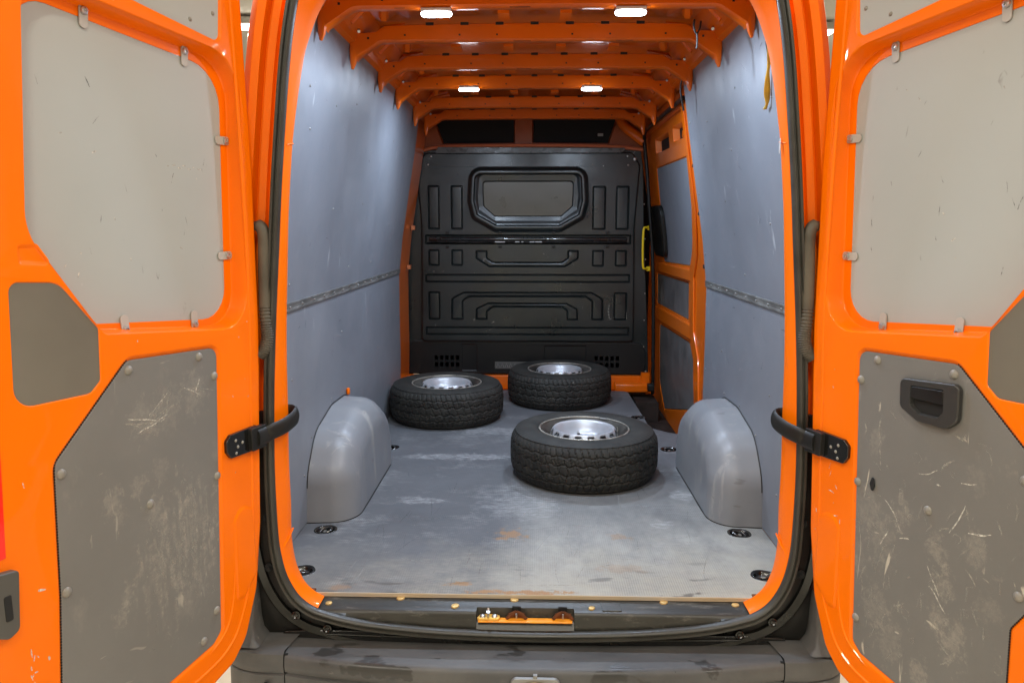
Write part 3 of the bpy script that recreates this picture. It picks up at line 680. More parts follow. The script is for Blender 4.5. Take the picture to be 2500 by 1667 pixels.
# ------------------------------------------------------------------ wheel arches
for s in (-1, 1):
    ctr = [(.588, -.50, .01), (.592, .20, .16), (.70, .345, .2), (.98, .400, .3), (1.22, .392, .2), (1.42, .29, .2), (1.49, .15, .12), (1.50, -.50, .01)]
    rings = []
    for k in range(15):
        t = k / 14
        if t < .25: ins = .006 * (t / .25); x = .915 - .085 * (t / .25)
        else:
            a = (t - .25) / .75 * math.pi / 2; ins = .006 + .125 * (1 - math.cos(a)); x = .830 - .112 * math.sin(a)
        rings.append((ins, x))
    def arch_ring(ins):
        return [Vector((p.x, max(p.y, -.004))) for p in rpoly(ctr, ins, 14)]
    v = []; f = []; n_ = len(arch_ring(0))
    for ins, x in rings: v += [(s * x, p.x, p.y) for p in arch_ring(ins)]
    for k in range(len(rings) - 1):
        for i in range(n_): f.append((k * n_ + i, k * n_ + (i + 1) % n_, (k + 1) * n_ + (i + 1) % n_, (k + 1) * n_ + i))
    f.append(tuple((len(rings) - 1) * n_ + i for i in range(n_)))
    arch = raw('wheel_arch', v, f, ARCHM, van, sharp=80)
    # thin flange and dark joint where the arch meets wall and floor
    raw('arch_joint', *tube_vf([(s * (P_wall(p.y) - .002), p.x, p.y) for p in arch_ring(-.002) if p.y > .0], .0022, 6), BLACK, arch)
    b_ = [(s * x, min([p.x for p in arch_ring(ins)]), .0015) for ins, x in rings] + [(s * .717, y, .0015) for y in (.8, 1.0, 1.2, 1.35)]
    raw('floor_joint', *tube_vf(b_, .0025, 6), BLACK, arch)

# ------------------------------------------------------------------ roof: skin, rails, ribs, lights
g = G(); xs = np.linspace(-.80, .80, 65); ys = np.linspace(-.02, 3.6, 220); v = []; f = []
for y in ys:
    for x in xs:
        z = 2.055 - .055 * (abs(x) / .8) ** 3
        b = .012 * (max(0, math.sin((x + .02) * 2 * math.pi / .145)) ** 1.0 > .35)
        b *= 1.0 if 0.14 < (y % .52) < .44 else 0
        v.append((x, y, z + b))
n_ = len(xs)
for j in range(len(ys) - 1):
    for i in range(n_ - 1): f.append((j * n_ + i, j * n_ + i + 1, (j + 1) * n_ + i + 1, (j + 1) * n_ + i))
roof = raw('roof_skin', v, f, ORANGE_IN, van, sharp=60)
for s in (-1, 1):
    v = []; f = []
    for y in (0, 3.3):
        v += [(s * x, y, z) for x, z in ((.768, 1.905), (.742, 1.918), (.722, 1.924), (.712, 1.950), (.690, 1.965), (.668, 1.99), (.64, 2.045))]
    for i in range(6): f.append((i, i + 1, i + 8, i + 7))
    raw('roof_rail', v, f, ORANGE_IN, van, sharp=20)
    # short ribs and strengthening beads between the roof ribs
    for k, y in enumerate((.60, 1.12, 1.64, 2.18, 2.72)):
        for q in range(3):
            yy = y - .10 + q * .10
            raw('rail_bead', *tube_vf([(s * .70, yy, 1.958), (s * .655, yy + .02, 2.01), (s * .55, yy + .03, 2.035)], .012, 6), ORANGE_IN, roof)
RIBS = [(.40, 1.930), (.86, 1.926), (1.42, 1.930), (1.88, 1.920), (2.48, 1.910), (2.95, 1.907)]
def rib_vf(y0, zl, hw=.06):
    """hat-section cross member with gusseted ends and down-turned tips"""
    half = [(.745, -.105, .030), (.742, -.05, .030), (.722, -.053, .02), (.700, -.030, .02)]
    top = [(.735, .028), (.722, .030), (.640, .032), (.600, .056), (.45, .060), (.2, .062), (0, .063)]
    bot = [(.722, -.062), (.716, -.052), (.628, .004), (.606, .008), (.45, .009), (.2, .010), (0, .010)]
    g = G(); T = [(-x, z) for x, z in top] + [(x, z) for x, z in top[::-1][1:]]; B = [(-x, z) for x, z in bot] + [(x, z) for x, z in bot[::-1][1:]]
    n = len(T); rows = [(T, 0.035, .004), (T, .004, .003), (T, 0, 0), (None, 0, 0), (B, 0, 0), (B, .0, -.004), (B, .008, -.010), (B, hw - .008, -.010), (B, hw, -.004), (B, hw, .02)]
    v = []
    for src, dy, dz in rows:
        for i in range(n):
            if src is None:
                x = (T[i][0] + B[i][0]) / 2; z = (T[i][1] + B[i][1]) / 2; v.append((x, y0 - .003, zl + z))
            else: v.append((src[i][0], y0 + dy, zl + src[i][1] + dz))
    f = [(r * n + i, r * n + i + 1, (r + 1) * n + i + 1, (r + 1) * n + i) for r in range(len(rows) - 1) for i in range(n - 1)]
    g.add(v, f)
    for s in (-1, 1):   # rounded tips that run down the wall
        pts = [(s * .728, y0 + .012, zl + .03), (s * .731, y0 + .010, zl - .045), (s * .733, y0 + .006, zl - .085), (s * .736, y0 + .004, zl - .108)]
        g.add(*tube_vf(pts, [.012, .014, .011, .004], 8, ry=[.02, .018, .013, .005]))
    return g
for i, (y, zl) in enumerate(RIBS):
    rb_ = rib_vf(y, zl).obj('roof_rib', ORANGE_IN, van, sharp=38)
    g = G()
    for x in (-.42, -.28, -.14, .0, .14, .28, .42):     # dark tabs and slots along the top edge
        g.add(*box_vf(x - .016, x + .016, y - .002, y + .004, zl + .058, zl + .069))
    for x in (-.52, -.30, -.15, .15, .30, .52): g.add(*box_vf(x - .0035, x + .0035, y - .0045, y - .001, zl + .018, zl + .024))
    for x in (-.668, .668): g.add(*box_vf(x - .004, x + .004, y - .0045, y - .001, zl + .006, zl + .014))
    for x in (-.48, -.05, .36): g.add(*box_vf(x - .035, x + .035, y + .012, y + .017, zl - .0012, zl + .002))
    g.obj('rib_slots', DARK, rb_, kind='stuff')
    for s in (-1, 1):
        raw('rib_bracket', *tube_vf([(s * .60, y - .02, zl + .085), (s * .57, y - .16, zl + .125)], .02, 6), ORANGE_IN, rb_)
        raw('rib_bolt', *tube_vf([(s * .695, y - .05, zl + .03), (s * .692, y - .06, zl + .022)], .006, 8), METAL, rb_)
    for x in (-.36, -.12, .12, .36):
        raw('roof_clip', *box_vf(x - .022, x + .022, y - .12, y - .02, zl + .070, zl + .082), ORANGE_IN, rb_)
for x, y in LEDS:
    zl = 1.918 if y < 1 else 1.908
    l = box('ceiling_light', x - .052, x + .052, y - .024, y + .024, zl - .004, zl + .010, mat('light_housing', (.7, .7, .7), .4) if 'light_housing' not in bpy.data.materials else bpy.data.materials['light_housing'], van, bev=.004)
    plate('light_lens', [(x - .048, y - .019, .018), (x + .048, y - .019, .018), (x + .048, y + .019, .018), (x - .048, y + .019, .018)], 0, .009, lambda a, b, w: (a, b, zl - .004 - w), LED_GLOW, l, rnd=.005)
    for q in range(6): raw('led_chip', *box_vf(x - .0405 + q * .0145, x - .0325 + q * .0145, y - .005, y + .005, zl - .0150, zl - .0128), LED_GLOW, l)
    area_lamp('led_light', (x, y, zl - .018), .075, .028, LED_POWER, LED_COL)
# loose black cables hanging along the rail
raw('loose_cable', *tube_vf(smooth_path([(.560, .50, 1.905), (.553, .47, 1.875), (.560, .46, 1.850), (.575, .48, 1.870), (.583, .50, 1.90)], 5), .0035, 6), WIRE, van)
raw('loose_cable', *tube_vf(smooth_path([(.562, .46, 1.850), (.564, .46, 1.825), (.563, .46, 1.800)], 4), .0035, 6), WIRE, van)
raw('loose_cable', *tube_vf(smooth_path([(.715, 1.45, 1.93), (.700, 1.47, 1.86), (.705, 1.47, 1.80), (.72, 1.48, 1.74)], 5), .004, 6), WIRE, van)

# ------------------------------------------------------------------ bulkhead
YB = 3.30
bk = lambda x, z, w: (x, YB - w, z)
oc = [(-.98, .09, .02), (.86, .09, .02), (.85, .33, .02), (.800, 1.20, .05), (.785, 1.60, .04), (.765, 1.735, .03), (-.80, 1.735, .03), (-.895, 1.63, .04), (-.945, 1.2, .05), (-.975, .33, .02)]
bulk = sheet_vf(rpoly(oc), [], bk, (rim_rings(oc, .05, .006), False)).obj('bulkhead', BULK, van)
mainc = [(-.825, .350, .02), (.735, .350, .02), (.722, 1.20, .06), (.752, 1.62, .03), (.700, 1.705, .04), (-.780, 1.705, .04), (-.842, 1.62, .03), (-.812, 1.20, .06)]
def rect(a, b, r=.012): (x0, z1), (x1, z0) = a, b; return [(x0, z0, r), (x1, z0, r), (x1, z1, r), (x0, z1, r)]
CXB = -.043
W1 = [(.40, 1.583, .06), (.412, 1.37, .05), (.386, 1.262, .03), (.235, 1.177, .05)]
W2 = [(.345, 1.560, .035), (.361, 1.42, .04), (.357, 1.325, .02), (.243, 1.239, .03)]
W3 = [(.327, 1.513, .02), (.327, 1.42, .03), (.322, 1.335, .015), (.243, 1.265, .02)]
sym = lambda q: [(CXB + x, z, r) for x, z, r in q] + [(CXB - x, z, r) for x, z, r in q[::-1]]
W1, W2, W3 = sym(W1), sym(W2), sym(W3)
wrings = ramp(W1, -.034, 0, 0, .022, 5) + ramp(W1, .012, .022, .022, .012, 3) + blend(rpoly(W1, .024), .006, rpoly(W2), -.006, 5) + blend(rpoly(W2, .003), -.006, rpoly(W3, -.008), -.010, 2) + ramp(W3, -.004, -.010, .004, -.024, 4)
feats = [(wrings, False)]
def emboss(c, d=-.009, w=.011, a=4):
    # a deep narrow groove round a slightly sunken floor
    feats.append((ramp(c, -.002, 0, .0045, d - .006, 3) + ramp(c, .0055, d - .006, .013, d * .4, 3), True))
for a, b in (((-.773, 1.484), (-.689, 1.168)), ((-.605, 1.484), (-.519, 1.168)), ((.425, 1.478), (.522, 1.166)), ((.594, 1.478), (.690, 1.166)), ((-.775, 1.022), (-.694, .903)), ((-.605, 1.022), (-.521, .903)), ((.429, 1.018), (.515, .899)), ((.597, 1.018), (.681, .899)), ((-.780, .712), (-.694, .503)), ((.594, .708), (.690, .502))): emboss(rect(a, b))
emboss(rect((-.797, 1.130), (.710, 1.060), .008), -.016, .012)
emboss(rect((-.800, .842), (.708, .780), .006), -.008, .008)
emboss(rect((-.803, .450), (.711, .388), .006), -.008, .008)
r_ = .008
emboss([(-.426, 1.016, r_), (-.426, .954, .02), (-.328, .894, .02), (.231, .894, .02), (.329, .954, .02), (.329, 1.017, r_), (.248, 1.017, r_), (.249, .964, .015), (.205, .932, .015), (-.297, .932, .015), (-.341, .962, .015), (-.340, 1.016, r_)])
emboss([(-.611, .503, r_), (-.523, .503, r_), (-.523, .640, .015), (-.475, .671, .015), (.384, .671, .015), (.431, .641, .015), (.431, .501, r_), (.517, .501, r_), (.514, .662, .02), (.428, .711, .02), (-.519, .711, .02), (-.609, .663, .02)])
emboss([(-.428, .503, r_), (-.343, .503, r_), (-.343, .564, .012), (-.298, .595, .012), (.209, .595, .012), (.247, .569, .012), (.248, .501, r_), (.330, .501, r_), (.329, .584, .02), (.246, .629, .02), (-.336, .631, .02), (-.428, .587, .02)])
pan = sheet_vf(rpoly(mainc), feats, lambda x, z, w: bk(x, z, w + .028), (rim_rings(mainc, .035, .014), False)).obj('pressed_panel', BULK, bulk, sharp=55)
plate('window_pane', sym([(.323, 1.508, .02), (.323, 1.42, .03), (.318, 1.337, .015), (.24, 1.268, .02)]), -.012, .006, lambda x, z, w: bk(x, z, w), PANE, bulk, label='dull olive window pane in the bulkhead')
raw('lashing_bar', *tube_vf([(-.765, YB - .030, 1.097), (-.755, YB - .033, 1.097), (.665, YB - .033, 1.095), (.675, YB - .030, 1.095)], .018, 12, ry=.012, up=Vector((0, 1, 0))), BLACK_GLOSS, bulk)
raw('lashing_bar', *tube_vf([(-.765, YB - .040, 1.078), (.675, YB - .040, 1.076)], .006, 8), BLACK_GLOSS, bulk)
for x0, x1 in ((-.284, -.21), (-.135, -.105), (-.09, -.075), (-.03, .005), (.012, .06)): raw('paint_chip', *box_vf(x0, x1, YB - .0468, YB - .0455, 1.0745, 1.081), mat('bare_chip', (.6, .6, .58), .5) if x0 < -.28 else bpy.data.materials['bare_chip'], bulk)
for x in (-.634, -.246, .145, .539):
    for z in (1.146, 1.043): box('bar_clip', x - .012, x + .012, YB - .040, YB - .027, z - .008, z + .008, BLACK, bulk, bev=.002)
for i in range(14): box('strip_hole', -.727 + i * .1046 - .003, -.727 + i * .1046 + .003, YB - .0212, YB - .0195, .811, .817, DARK, bulk, bev=0)
for x, z, r in ((-.745, 1.690, .007), (-.768, 1.632, .007), (.671, 1.688, .007), (.677, 1.625, .007), (.725, 1.668, .013), (-.961, .115, .006), (-.336, .118, .005), (.845, .112, .006), (.5, 1.62, .004), (-.86, 1.5, .004)):
    vv, ff = lathe_vf([(0, .4 * r), (.6 * r, .35 * r), (r, 0), (r, -.006)], 12); o = raw('bulkhead_bolt', vv, ff, METAL, bulk); o.location = (x, YB - (.029 if z > 1.6 and abs(x) < .80 else .005), z); align(o, (0, -1, 0))
for s, x0 in ((-1, -.905), (1, .815)):   # side flanges with rivet rows
    for z in (.30, .5, .7, .95, 1.1, 1.35):
        vv, ff = lathe_vf([(0, .002), (.004, .0015), (.005, -.002)], 8); o = raw('flange_rivet', vv, ff, METAL, bulk); o.location = (x0 + s * (-.05 * max(0, z - .9)) + (-.035 if s < 0 else .01), YB - .003, z); align(o, (0, -1, 0))
# grey flange strip along the top and the orange lip over it
plate('top_flange', [(-.715, 1.712, .006), (.625, 1.712, .006), (.66, 1.742, .006), (-.69, 1.752, .006)], .0, .045, lambda x, z, w: bk(x, z, w), mat('grey_flange', (.07, .073, .07), .32, var=.3, var_scale=20), bulk)
# lower black skirt with two grilles and a type plate
skc = [(-.965, .095, .02), (.83, .095, .02), (.84, .25, .05), (.800, .325, .04), (-.900, .338, .04), (-.96, .28, .04)]
feats = []
for x0 in (-.749, .454):
    for i in range(5):
        for j in range(2):
            cx_ = x0 + .018 + i * .040; cz_ = .160 + j * .052
            feats.append((ramp([(cx_ - .013, cz_ - .018, .003), (cx_ + .013, cz_ - .018, .003), (cx_ + .013, cz_ + .018, .003), (cx_ - .013, cz_ + .018, .003)], 0, 0, .003, -.012, 2, 2), True))
feats.append((ramp([(-.64 + .10, .11, .01), (-.42, .11, .01), (-.42, .32, .01), (-.54, .32, .01)], 0, 0, .008, -.006, 2), True))
feats.append((ramp([(.08, .125, .01), (.40, .125, .01), (.40, .31, .01), (.08, .31, .01)], 0, 0, .008, -.006, 2), True))
sheet_vf(rpoly(skc), feats, lambda x, z, w: bk(x, z, w + .012), (rim_rings(skc, .02, .006), False)).obj('lower_skirt', mat('black_skirt', (.007, .0075, .0075), .38, bump=.05), bulk)
lp = plate('type_plate', [(-.287, .131, .003), (.028, .131, .003), (.028, .182, .003), (-.287, .182, .003)], .010, .016, bk, WHITE_LABEL, bulk, rnd=.001)
g = G()
for i in range(9): x = -.265 + i * .032; g.add(*tube_vf([(x - .012, YB - .017, .140), (x, YB - .017, .172), (x + .012, YB - .017, .140)], .0022, 5))
g.obj('plate_rib', ALU, lp, kind='stuff')
ls = [(wiggle(x, z, L, a_, .2, n=5), w_) for x, z, L, a_, w_ in ((-.16, 1.62, .06, 1.8, .003), (.45, 1.60, .05, 2.3, .003), (.06, 1.0, .06, -.6, .004), (-.44, .85, .012, 0, .008), (.56, .62, .11, -1.6, .010), (.55, .505, .05, 0, .006), (.69, .56, .05, -1.6, .006), (-.45, .503, .02, 0, .01), (-.31, .478, .025, .6, .012), (-.38, .41, .12, .3, .002), (-.25, .40, .10, 2.9, .002), (.1, .38, .06, 2.2, .002), (-.75, .86, .02, 0, .004), (-.68, .86, .02, 0, .004), (-.6, .52, .02, 0, .004))]
strokes('scratch_marks', lambda x, z: bk(x, z, .0292), ls, PALE_A, bulk)
# yellow grab handle by the sliding door
raw('grab_handle', *tube_vf(smooth_path([(.840, YB - .035, 1.180), (.812, YB - .055, 1.182), (.795, YB - .062, 1.165), (.792, YB - .062, 1.03), (.797, YB - .062, .905), (.812, YB - .055, .885), (.842, YB - .035, .885)], 5), .0085, 10), YELLOW, van)
for z in (1.18, .885): box('handle_foot', .826, .852, YB - .045, YB - .010, z - .018, z + .014, YELLOW, van, bev=.003)
# orange foot of the bulkhead and the sill it stands on
box('bulkhead_foot', -.97, .86, 3.235, 3.285, -.02, .088, ORANGE_IN, van, bev=.008)
box('bulkhead_foot', .60, .85, 3.15, 3.232, -.02, .045, ORANGE_IN, van, bev=.012)
g = G(); g.add(*box_vf(.80, .86, 3.20, 3.232, .045, .12)); g.obj('foot_bracket', ORANGE_IN, van)
box('track_roller', .835, .885, 3.10, 3.16, .0, .055, BLACK, van, bev=.01)
# header over the bulkhead: orange frame, two deep black openings, cab headliner beyond
hc = [(-.80, 1.735, .01), (.80, 1.735, .01), (.80, 2.10, .01), (-.80, 2.10, .01)]
f1 = [(-.670, 1.785, .012), (-.140, 1.790, .012), (-.140, 2.03, .012), (-.755, 2.01, .03)]
f2 = [(-.015, 1.790, .012), (.545, 1.785, .012), (.620, 2.01, .03), (-.015, 2.03, .012)]  # openings enlarged so less of the shaded frame shows
hd = sheet_vf(rpoly(hc), [(ramp(f1, 0, 0, .012, -.05, 4), True), (ramp(f2, 0, 0, .012, -.05, 4), True)], lambda x, z, w: (x, 3.36 - w, z), None).obj('header_panel', mat('header_shaded_orange', (.30, .060, .006), .5, bump=.1), van)  # orange frame darkened to brown: its shade is put into the colour
for c in (f1, f2): plate('shelf_opening', [(x, z, r) for x, z, r in c], -.046, -.040, lambda x, z, w: (x, 3.36 - w, z), FABRIC, hd)
box('header_label', .465, .505, 3.398, 3.402, 1.842, 1.862, ALU, hd, bev=.001)
raw('header_lip', *tube_vf(smooth_path([(-.80, 3.29, 1.735), (-.72, 3.285, 1.752), (-.5, 3.285, 1.762), (0, 3.285, 1.765), (.4, 3.285, 1.762), (.62, 3.285, 1.752), (.78, 3.29, 1.735)], 5), .013, 8), mat('primer_lip', (.50, .13, .05), .45), hd)
raw('header_gusset', *tube_vf(smooth_path([(.60, 3.33, 1.99), (.64, 3.28, 1.90), (.72, 3.24, 1.83), (.78, 3.22, 1.78)], 4), .035, 10), ORANGE_IN, hd)

# ------------------------------------------------------------------ sliding door seen from inside
dc = [(1.80, -.24, .02), (3.72, -.24, .02), (3.72, 1.86, .05), (1.80, 1.86, .05)]
s1 = [(2.53, 1.672, .015), (3.05, 1.680, .015), (3.03, 1.776, .015), (2.52, 1.770, .015)]
s2 = [(1.99, 1.682, .015), (2.39, 1.686, .015), (2.375, 1.776, .015), (1.985, 1.766, .015)]
pw = [(2.30, .944, .04), (3.30, .925, .03), (3.12, 1.60, .04), (1.965, 1.585, .04), (2.06, 1.20, .25)]
p2 = [(2.385, .605, .02), (3.60, .590, .02), (3.62, .840, .02), (2.405, .852, .02)]
p3 = [(2.10, .10, .03), (3.20, -.16, .03), (3.45, .0, .04), (3.45, .465, .03), (2.34, .490, .03), (2.12, .325, .06)]
fe = [(ramp(c, 0, 0, .014, -d_, 3), True) for c, d_ in ((s1, .05), (s2, .05), (pw, .012), (p2, .012), (p3, .012))]
sd = wall_sheet('sliding_door', 1, rpoly(dc), fe, .060, mat('sliding_door_orange', (.80, .16, .004), .4, coat=.5, coat_rough=.1, bump=.1, bump_scale=20), van)
def door_panel(name, c, off, m, **k):
    return wall_sheet(name, 1, rpoly(c, .012), [], off, m, sd, (rim_rings([(a, b, r) for a, b, r in c], 0.004, .001), False), **k)
door_panel('window_panel', pw, .064, LINING)
BROWNGREY = mat('brown_grey_panel', (.125, .118, .115), .55, var=.2, var_scale=7, bump=.08, bump_scale=60)
door_panel('middle_panel', p2, .064, BROWNGREY); door_panel('lower_panel', p3, .064, BROWNGREY)
for c in (s1, s2): door_panel('door_recess', c, .100, DARK)
box('latch_block', P_wall(1.7) + .066, P_wall(1.7) + .095, 2.10, 2.16, 1.69, 1.73, ORANGE_IN, sd, bev=.004)
hb = wall_sheet('inner_handle', 1, rpoly([(3.10, .985, .05), (3.50, .985, .05), (3.50, 1.325, .08), (3.06, 1.325, .06)]), [], .030, BLACK, sd, (rim_rings([(3.10, .985, .05), (3.50, .985, .05), (3.50, 1.325, .08), (3.06, 1.325, .06)], .03, .012), False))
wall_sheet('door_rail', 1, rpoly([(2.30, .868, .01), (3.60, .858, .01), (3.60, .912, .01), (2.26, .925, .01)]), [], .044, bpy.data.materials['sliding_door_orange'], sd, (rim_rings([(2.30, .868, .01), (3.60, .858, .01), (3.60, .912, .01), (2.26, .925, .01)], .02, .008), False))
wall_sheet('door_rail', 1, rpoly([(2.22, .515, .01), (3.60, .490, .01), (3.60, .572, .01), (2.26, .590, .01)]), [], .046, bpy.data.materials['sliding_door_orange'], sd, (rim_rings([(2.22, .515, .01), (3.60, .490, .01), (3.60, .572, .01), (2.26, .590, .01)], .02, .008), False))
raw('door_opening_seal', *tube_vf(smooth_path([(.764, 1.74, 1.842), (.764, 2.3, 1.843), (.764, 2.95, 1.842), (.768, 3.12, 1.83), (.785, 3.22, 1.76), (.812, 3.24, 1.55), (.835, 3.245, 1.30), (.868, 3.25, .95), (.885, 3.25, .5), (.895, 3.25, -.05)], 5), .013, 10), BLACK, van)
raw('side_body_outer', *box_vf(.985, 1.0, .3, 4.2, -.35, 1.7), ORANGE, van)
raw('cab_wall', *box_vf(-1.0, 1.0, 4.18, 4.2, -.5, 2.1), DARK, van)

# ------------------------------------------------------------------ rear doors
def make_door(side, ang, window_mat, lower_mat, label):
    a = R(ang); u = Vector((side * math.sin(a), -math.cos(a), 0)); n = Vector((-side * math.cos(a), -math.sin(a), 0)); H = Vector((side * .815, -.10, 0))
    mp = lambda s, z, w: H + u * s + n * w + Vector((0, 0, z))
    out = [(.020, 1.88, .06), (.017, 1.81, .3), (.004, 1.36, .5), (.008, .90, .5), (.030, .57, .5), (.046, .30, .3), (.078, .108, .12), (.135, -.020, .08), (.190, -.066, .05), (.29, -.088, .1), (.55, -.11, .2), (.80, -.12, .08), (.855, 0, .2), (.862, .40, .3), (.845, .70, .3), (.815, 1.10, .3), (.790, 1.40, .3), (.765, 1.75, .2), (.74, 1.93, .08), (.40, 1.96, .2), (.06, 1.94, .06)]
    win = [(.058, 1.615, .105), (.653, 1.663, .07), (.697, 1.177, .13), (.527, .966, .02), (.087, .929, .085)]
    lip = [(.022, 1.652, .12), (.670, 1.700, .08), (.713, 1.177, .13), (.543, .944, .03), (.044, .895, .10)]
    ledge = [(.034, 1.640, .115), (.662, 1.683, .078), (.708, 1.177, .13), (.539, .954, .025), (.062, .905, .095)]
    upc = [(.100, 1.681, .02), (.60, 1.738, .03), (.585, 1.885, .03), (.085, 1.855, .03)]
    low = [(.182, .858, .025), (.482, .872, .035), (.692, .680, .045), (.705, .385, .02), (.722, .185, .02), (.735, .02, .03), (.45, .005, .03), (.26, .026, .02), (.230, .048, .02)]
    if side > 0: low = [(.182, .858, .025), (.482, .872, .035), (.692, .690, .045), (.700, .372, .02), (.668, .318, .03), (.675, .12, .02), (.66, .02, .03), (.45, .005, .03), (.26, .026, .02), (.230, .048, .02)]
    small = [(.757, 1.078, .02), (.648, 1.070, .05), (.557, .960, .012), (.563, .842, .012), (.592, .818, .02), (.770, .822, .04)]
    fe = []
    fe.append((blend(rpoly(lip), 0, rpoly(ledge), -.046, 7) + blend(rpoly(ledge, .001), -.0465, rpoly(win, -.002), -.047, 2) + ramp(win, -.001, -.047, .001, -.056, 1), False))
    fe.append((ramp(upc, -.006, 0, .004, -.012, 4), False))
    fe.append((ramp(low, -.014, 0, 0, -.009, 4), False))
    fe.append((ramp(small, -.004, 0, .002, -.006, 3), False))
    fe.append((ramp([(.655, 1.105, .01), (.735, 1.112, .01), (.735, 1.155, .01), (.690, 1.155, .01)], 0, 0, .010, -.005, 3), True))   # pressed pocket
    fe.append((ramp([(.064, .155, .02), (.125, .10, .03), (.165, .10, .02), (.160, .355, .03), (.120, .39, .04), (.070, .36, .02)], 0, 0, .012, .004, 3), True))
    if side > 0: fe.append((ramp([(.700, .72, .02), (.74, .70, .02), (.735, .755, .02)], 0, 0, .005, -.01, 2), True))
    door = sheet_vf(rpoly(out), fe, mp, (rim_rings(out, .075, .014, flare=.006), True)).obj('rear_door', ORANGE, van, sharp=50, label=label)
    bd = smooth_path([mp(s_, z_, -.0025) for s_, z_ in ((.052, 1.82), (.044, 1.60), (.038, 1.36), (.036, 1.1), (.040, .9), (.052, .72), (.058, .57), (.072, .35), (.100, .15), (.150, .035), (.205, -.018), (.30, -.042), (.55, -.06), (.74, -.07))], 5)
    raw('edge_bead', *tube_vf(bd, .0065, 8), ORANGE, door)
    bd = smooth_path([mp(s_, z_, -.003) for s_, z_ in ((.155, .30), (.165, .16), (.195, .06), (.25, .015), (.33, -.008))], 5)
    raw('corner_bead', *tube_vf(bd, [.001 + .006 * math.sin(math.pi * i / (len(bd) - 1)) for i in range(len(bd))], 8), ORANGE, door)
    sub = lambda name, c, w0, w1, m, rnd=.002, **k: plate(name, c, w0, w1, mp, m, door, rnd=rnd, **k)
    sub('window_panel', win, -.060, -.049, window_mat, label='pale grey panel that blanks the door window')
    sub('upper_panel', [(x, z, r) for x, z, r in upc], -.02, -.008, window_mat)
    o = sub('lower_panel', low, -.016, -.004, lower_mat, label='scuffed brown-grey panel on the lower door')
    sub('corner_panel', [(x, z, r) for x, z, r in small], -.012, -.003, BROWN_PANEL, label='plain dark grey corner panel')
    sm = lambda x, z: mp(x, z, -.0035)
    inside = lambda x, z: .21 < x < .69 and .04 < z < .85 and (x - .482) * .19 / .21 + z < .862
    A, B, C_ = [], [], []
    if side < 0:
        for _ in range(260):
            x, z = rs.gauss(.345, .062), rs.gauss(.335, .075)
            if inside(x, z): (A if rs.random() < .5 else B).append((wiggle(x, z, rs.uniform(.006, .024), math.pi / 2 + rs.uniform(-.12, .12), n=3), rs.uniform(.0015, .0032)))
        for _ in range(60):
            x, z = rs.gauss(.36, .13), rs.gauss(.42, .2)
            if inside(x, z): B.append((wiggle(x, z, rs.uniform(.005, .02), math.pi / 2 + rs.uniform(-.5, .5), n=3), rs.uniform(.001, .003)))
        for x, z, L, a_, c_ in ((.50, .730, .12, math.pi + .25, .3), (.47, .690, .16, math.pi - .25, -.1), (.36, .775, .10, -.7, .2), (.30, .765, .10, math.pi + .1, .4), (.25, .78, .05, -1.4, .2)):
            for q in range(5): (A if q else C_).append((wiggle(x + rs.uniform(-.012, .012), z + rs.uniform(-.01, .01), L * rs.uniform(.5, 1), a_ + rs.uniform(-.15, .15), c_, n=10), rs.uniform(.0015, .004)))
    else:
        for _ in range(120):
            x, z = rs.uniform(.21, .68), min(.7, max(.05, rs.gauss(.34, .2)))
            if inside(x, z) and not (.33 < x < .51 and z > .70): (A if rs.random() < .4 else B).append((wiggle(x, z, rs.uniform(.01, .055), rs.choice([1.57, 1.3, 2.2, .6, 2.6]) + rs.uniform(-.3, .3), rs.uniform(-.8, .8), n=7), rs.uniform(.0012, .0045)))
        for _ in range(18):
            x, z = rs.uniform(.24, .66), rs.uniform(.07, .66)
            if inside(x, z): (B if rs.random() < .6 else A).append((wiggle(x, z, rs.uniform(.03, .07), rs.uniform(0, 6), 5.6, n=14, jit=.03), .002))
        for x, z, L, a_ in ((.40, .585, .06, .1), (.455, .575, .012, 0), (.52, .60, .04, .3), (.55, .49, .06, .2), (.36, .42, .09, 1.9), (.50, .47, .09, 1.2), (.49, .30, .08, 2.1), (.51, .27, .07, 2.3), (.36, .40, .03, .4), (.30, .36, .05, 1.2)): C_.append((wiggle(x, z, L, a_, .3, n=8), rs.uniform(.002, .004)))
    for nm_, ls, m_s in (('scuff_marks', A, PALE_A), ('faint_marks', B, PALE_B), ('scratch_marks', C_, PALE_C)):
        if ls: strokes(nm_, sm, ls, m_s, door)
    if side < 0: pw_ = [(.770, .655 - .0 * i, .012, 1.6, .003) for i in range(1)] + [(.790 + rs.uniform(-.004, .004), .30 - .013 * i + rs.uniform(-.004, .004), rs.uniform(.004, .014), 1.57, .0028) for i in range(22)] + [(.745, .42, .018, .4, .005), (.752, .26, .010, 1.4, .005), (.755, .205, .012, .1, .006), (.757, .14, .006, 1, .006), (.775, .28, .006, 1, .003), (.78, .25, .008, .2, .003), (.45, .915, .004, 1, .004)]
    else: pw_ = [(.125, .44, .020, 2.9, .003), (.135, .455, .012, 2.2, .003), (.105, .485, .018, 1.2, .0015), (.128, .375, .018, .1, .003), (.10, .505, .02, 1.4, .0015), (.155, .36, .014, 1.5, .003), (.06, .36, .012, 1.5, .003), (.64, .945, .03, 2.4, .0015), (.08, .20, .01, 1, .003)]
    pw_ += [(rs.uniform(.05, .16), rs.uniform(.1, 1.6), rs.uniform(.002, .007), rs.uniform(0, 3), .0022) for _ in range(16)]
    strokes('paint_chips', lambda x, z: mp(x, z, .0007), [(wiggle(x, z, L, a_, n=3), w_) for x, z, L, a_, w_ in pw_ if not (z > .92 and x > .05)], PALE_C, door)
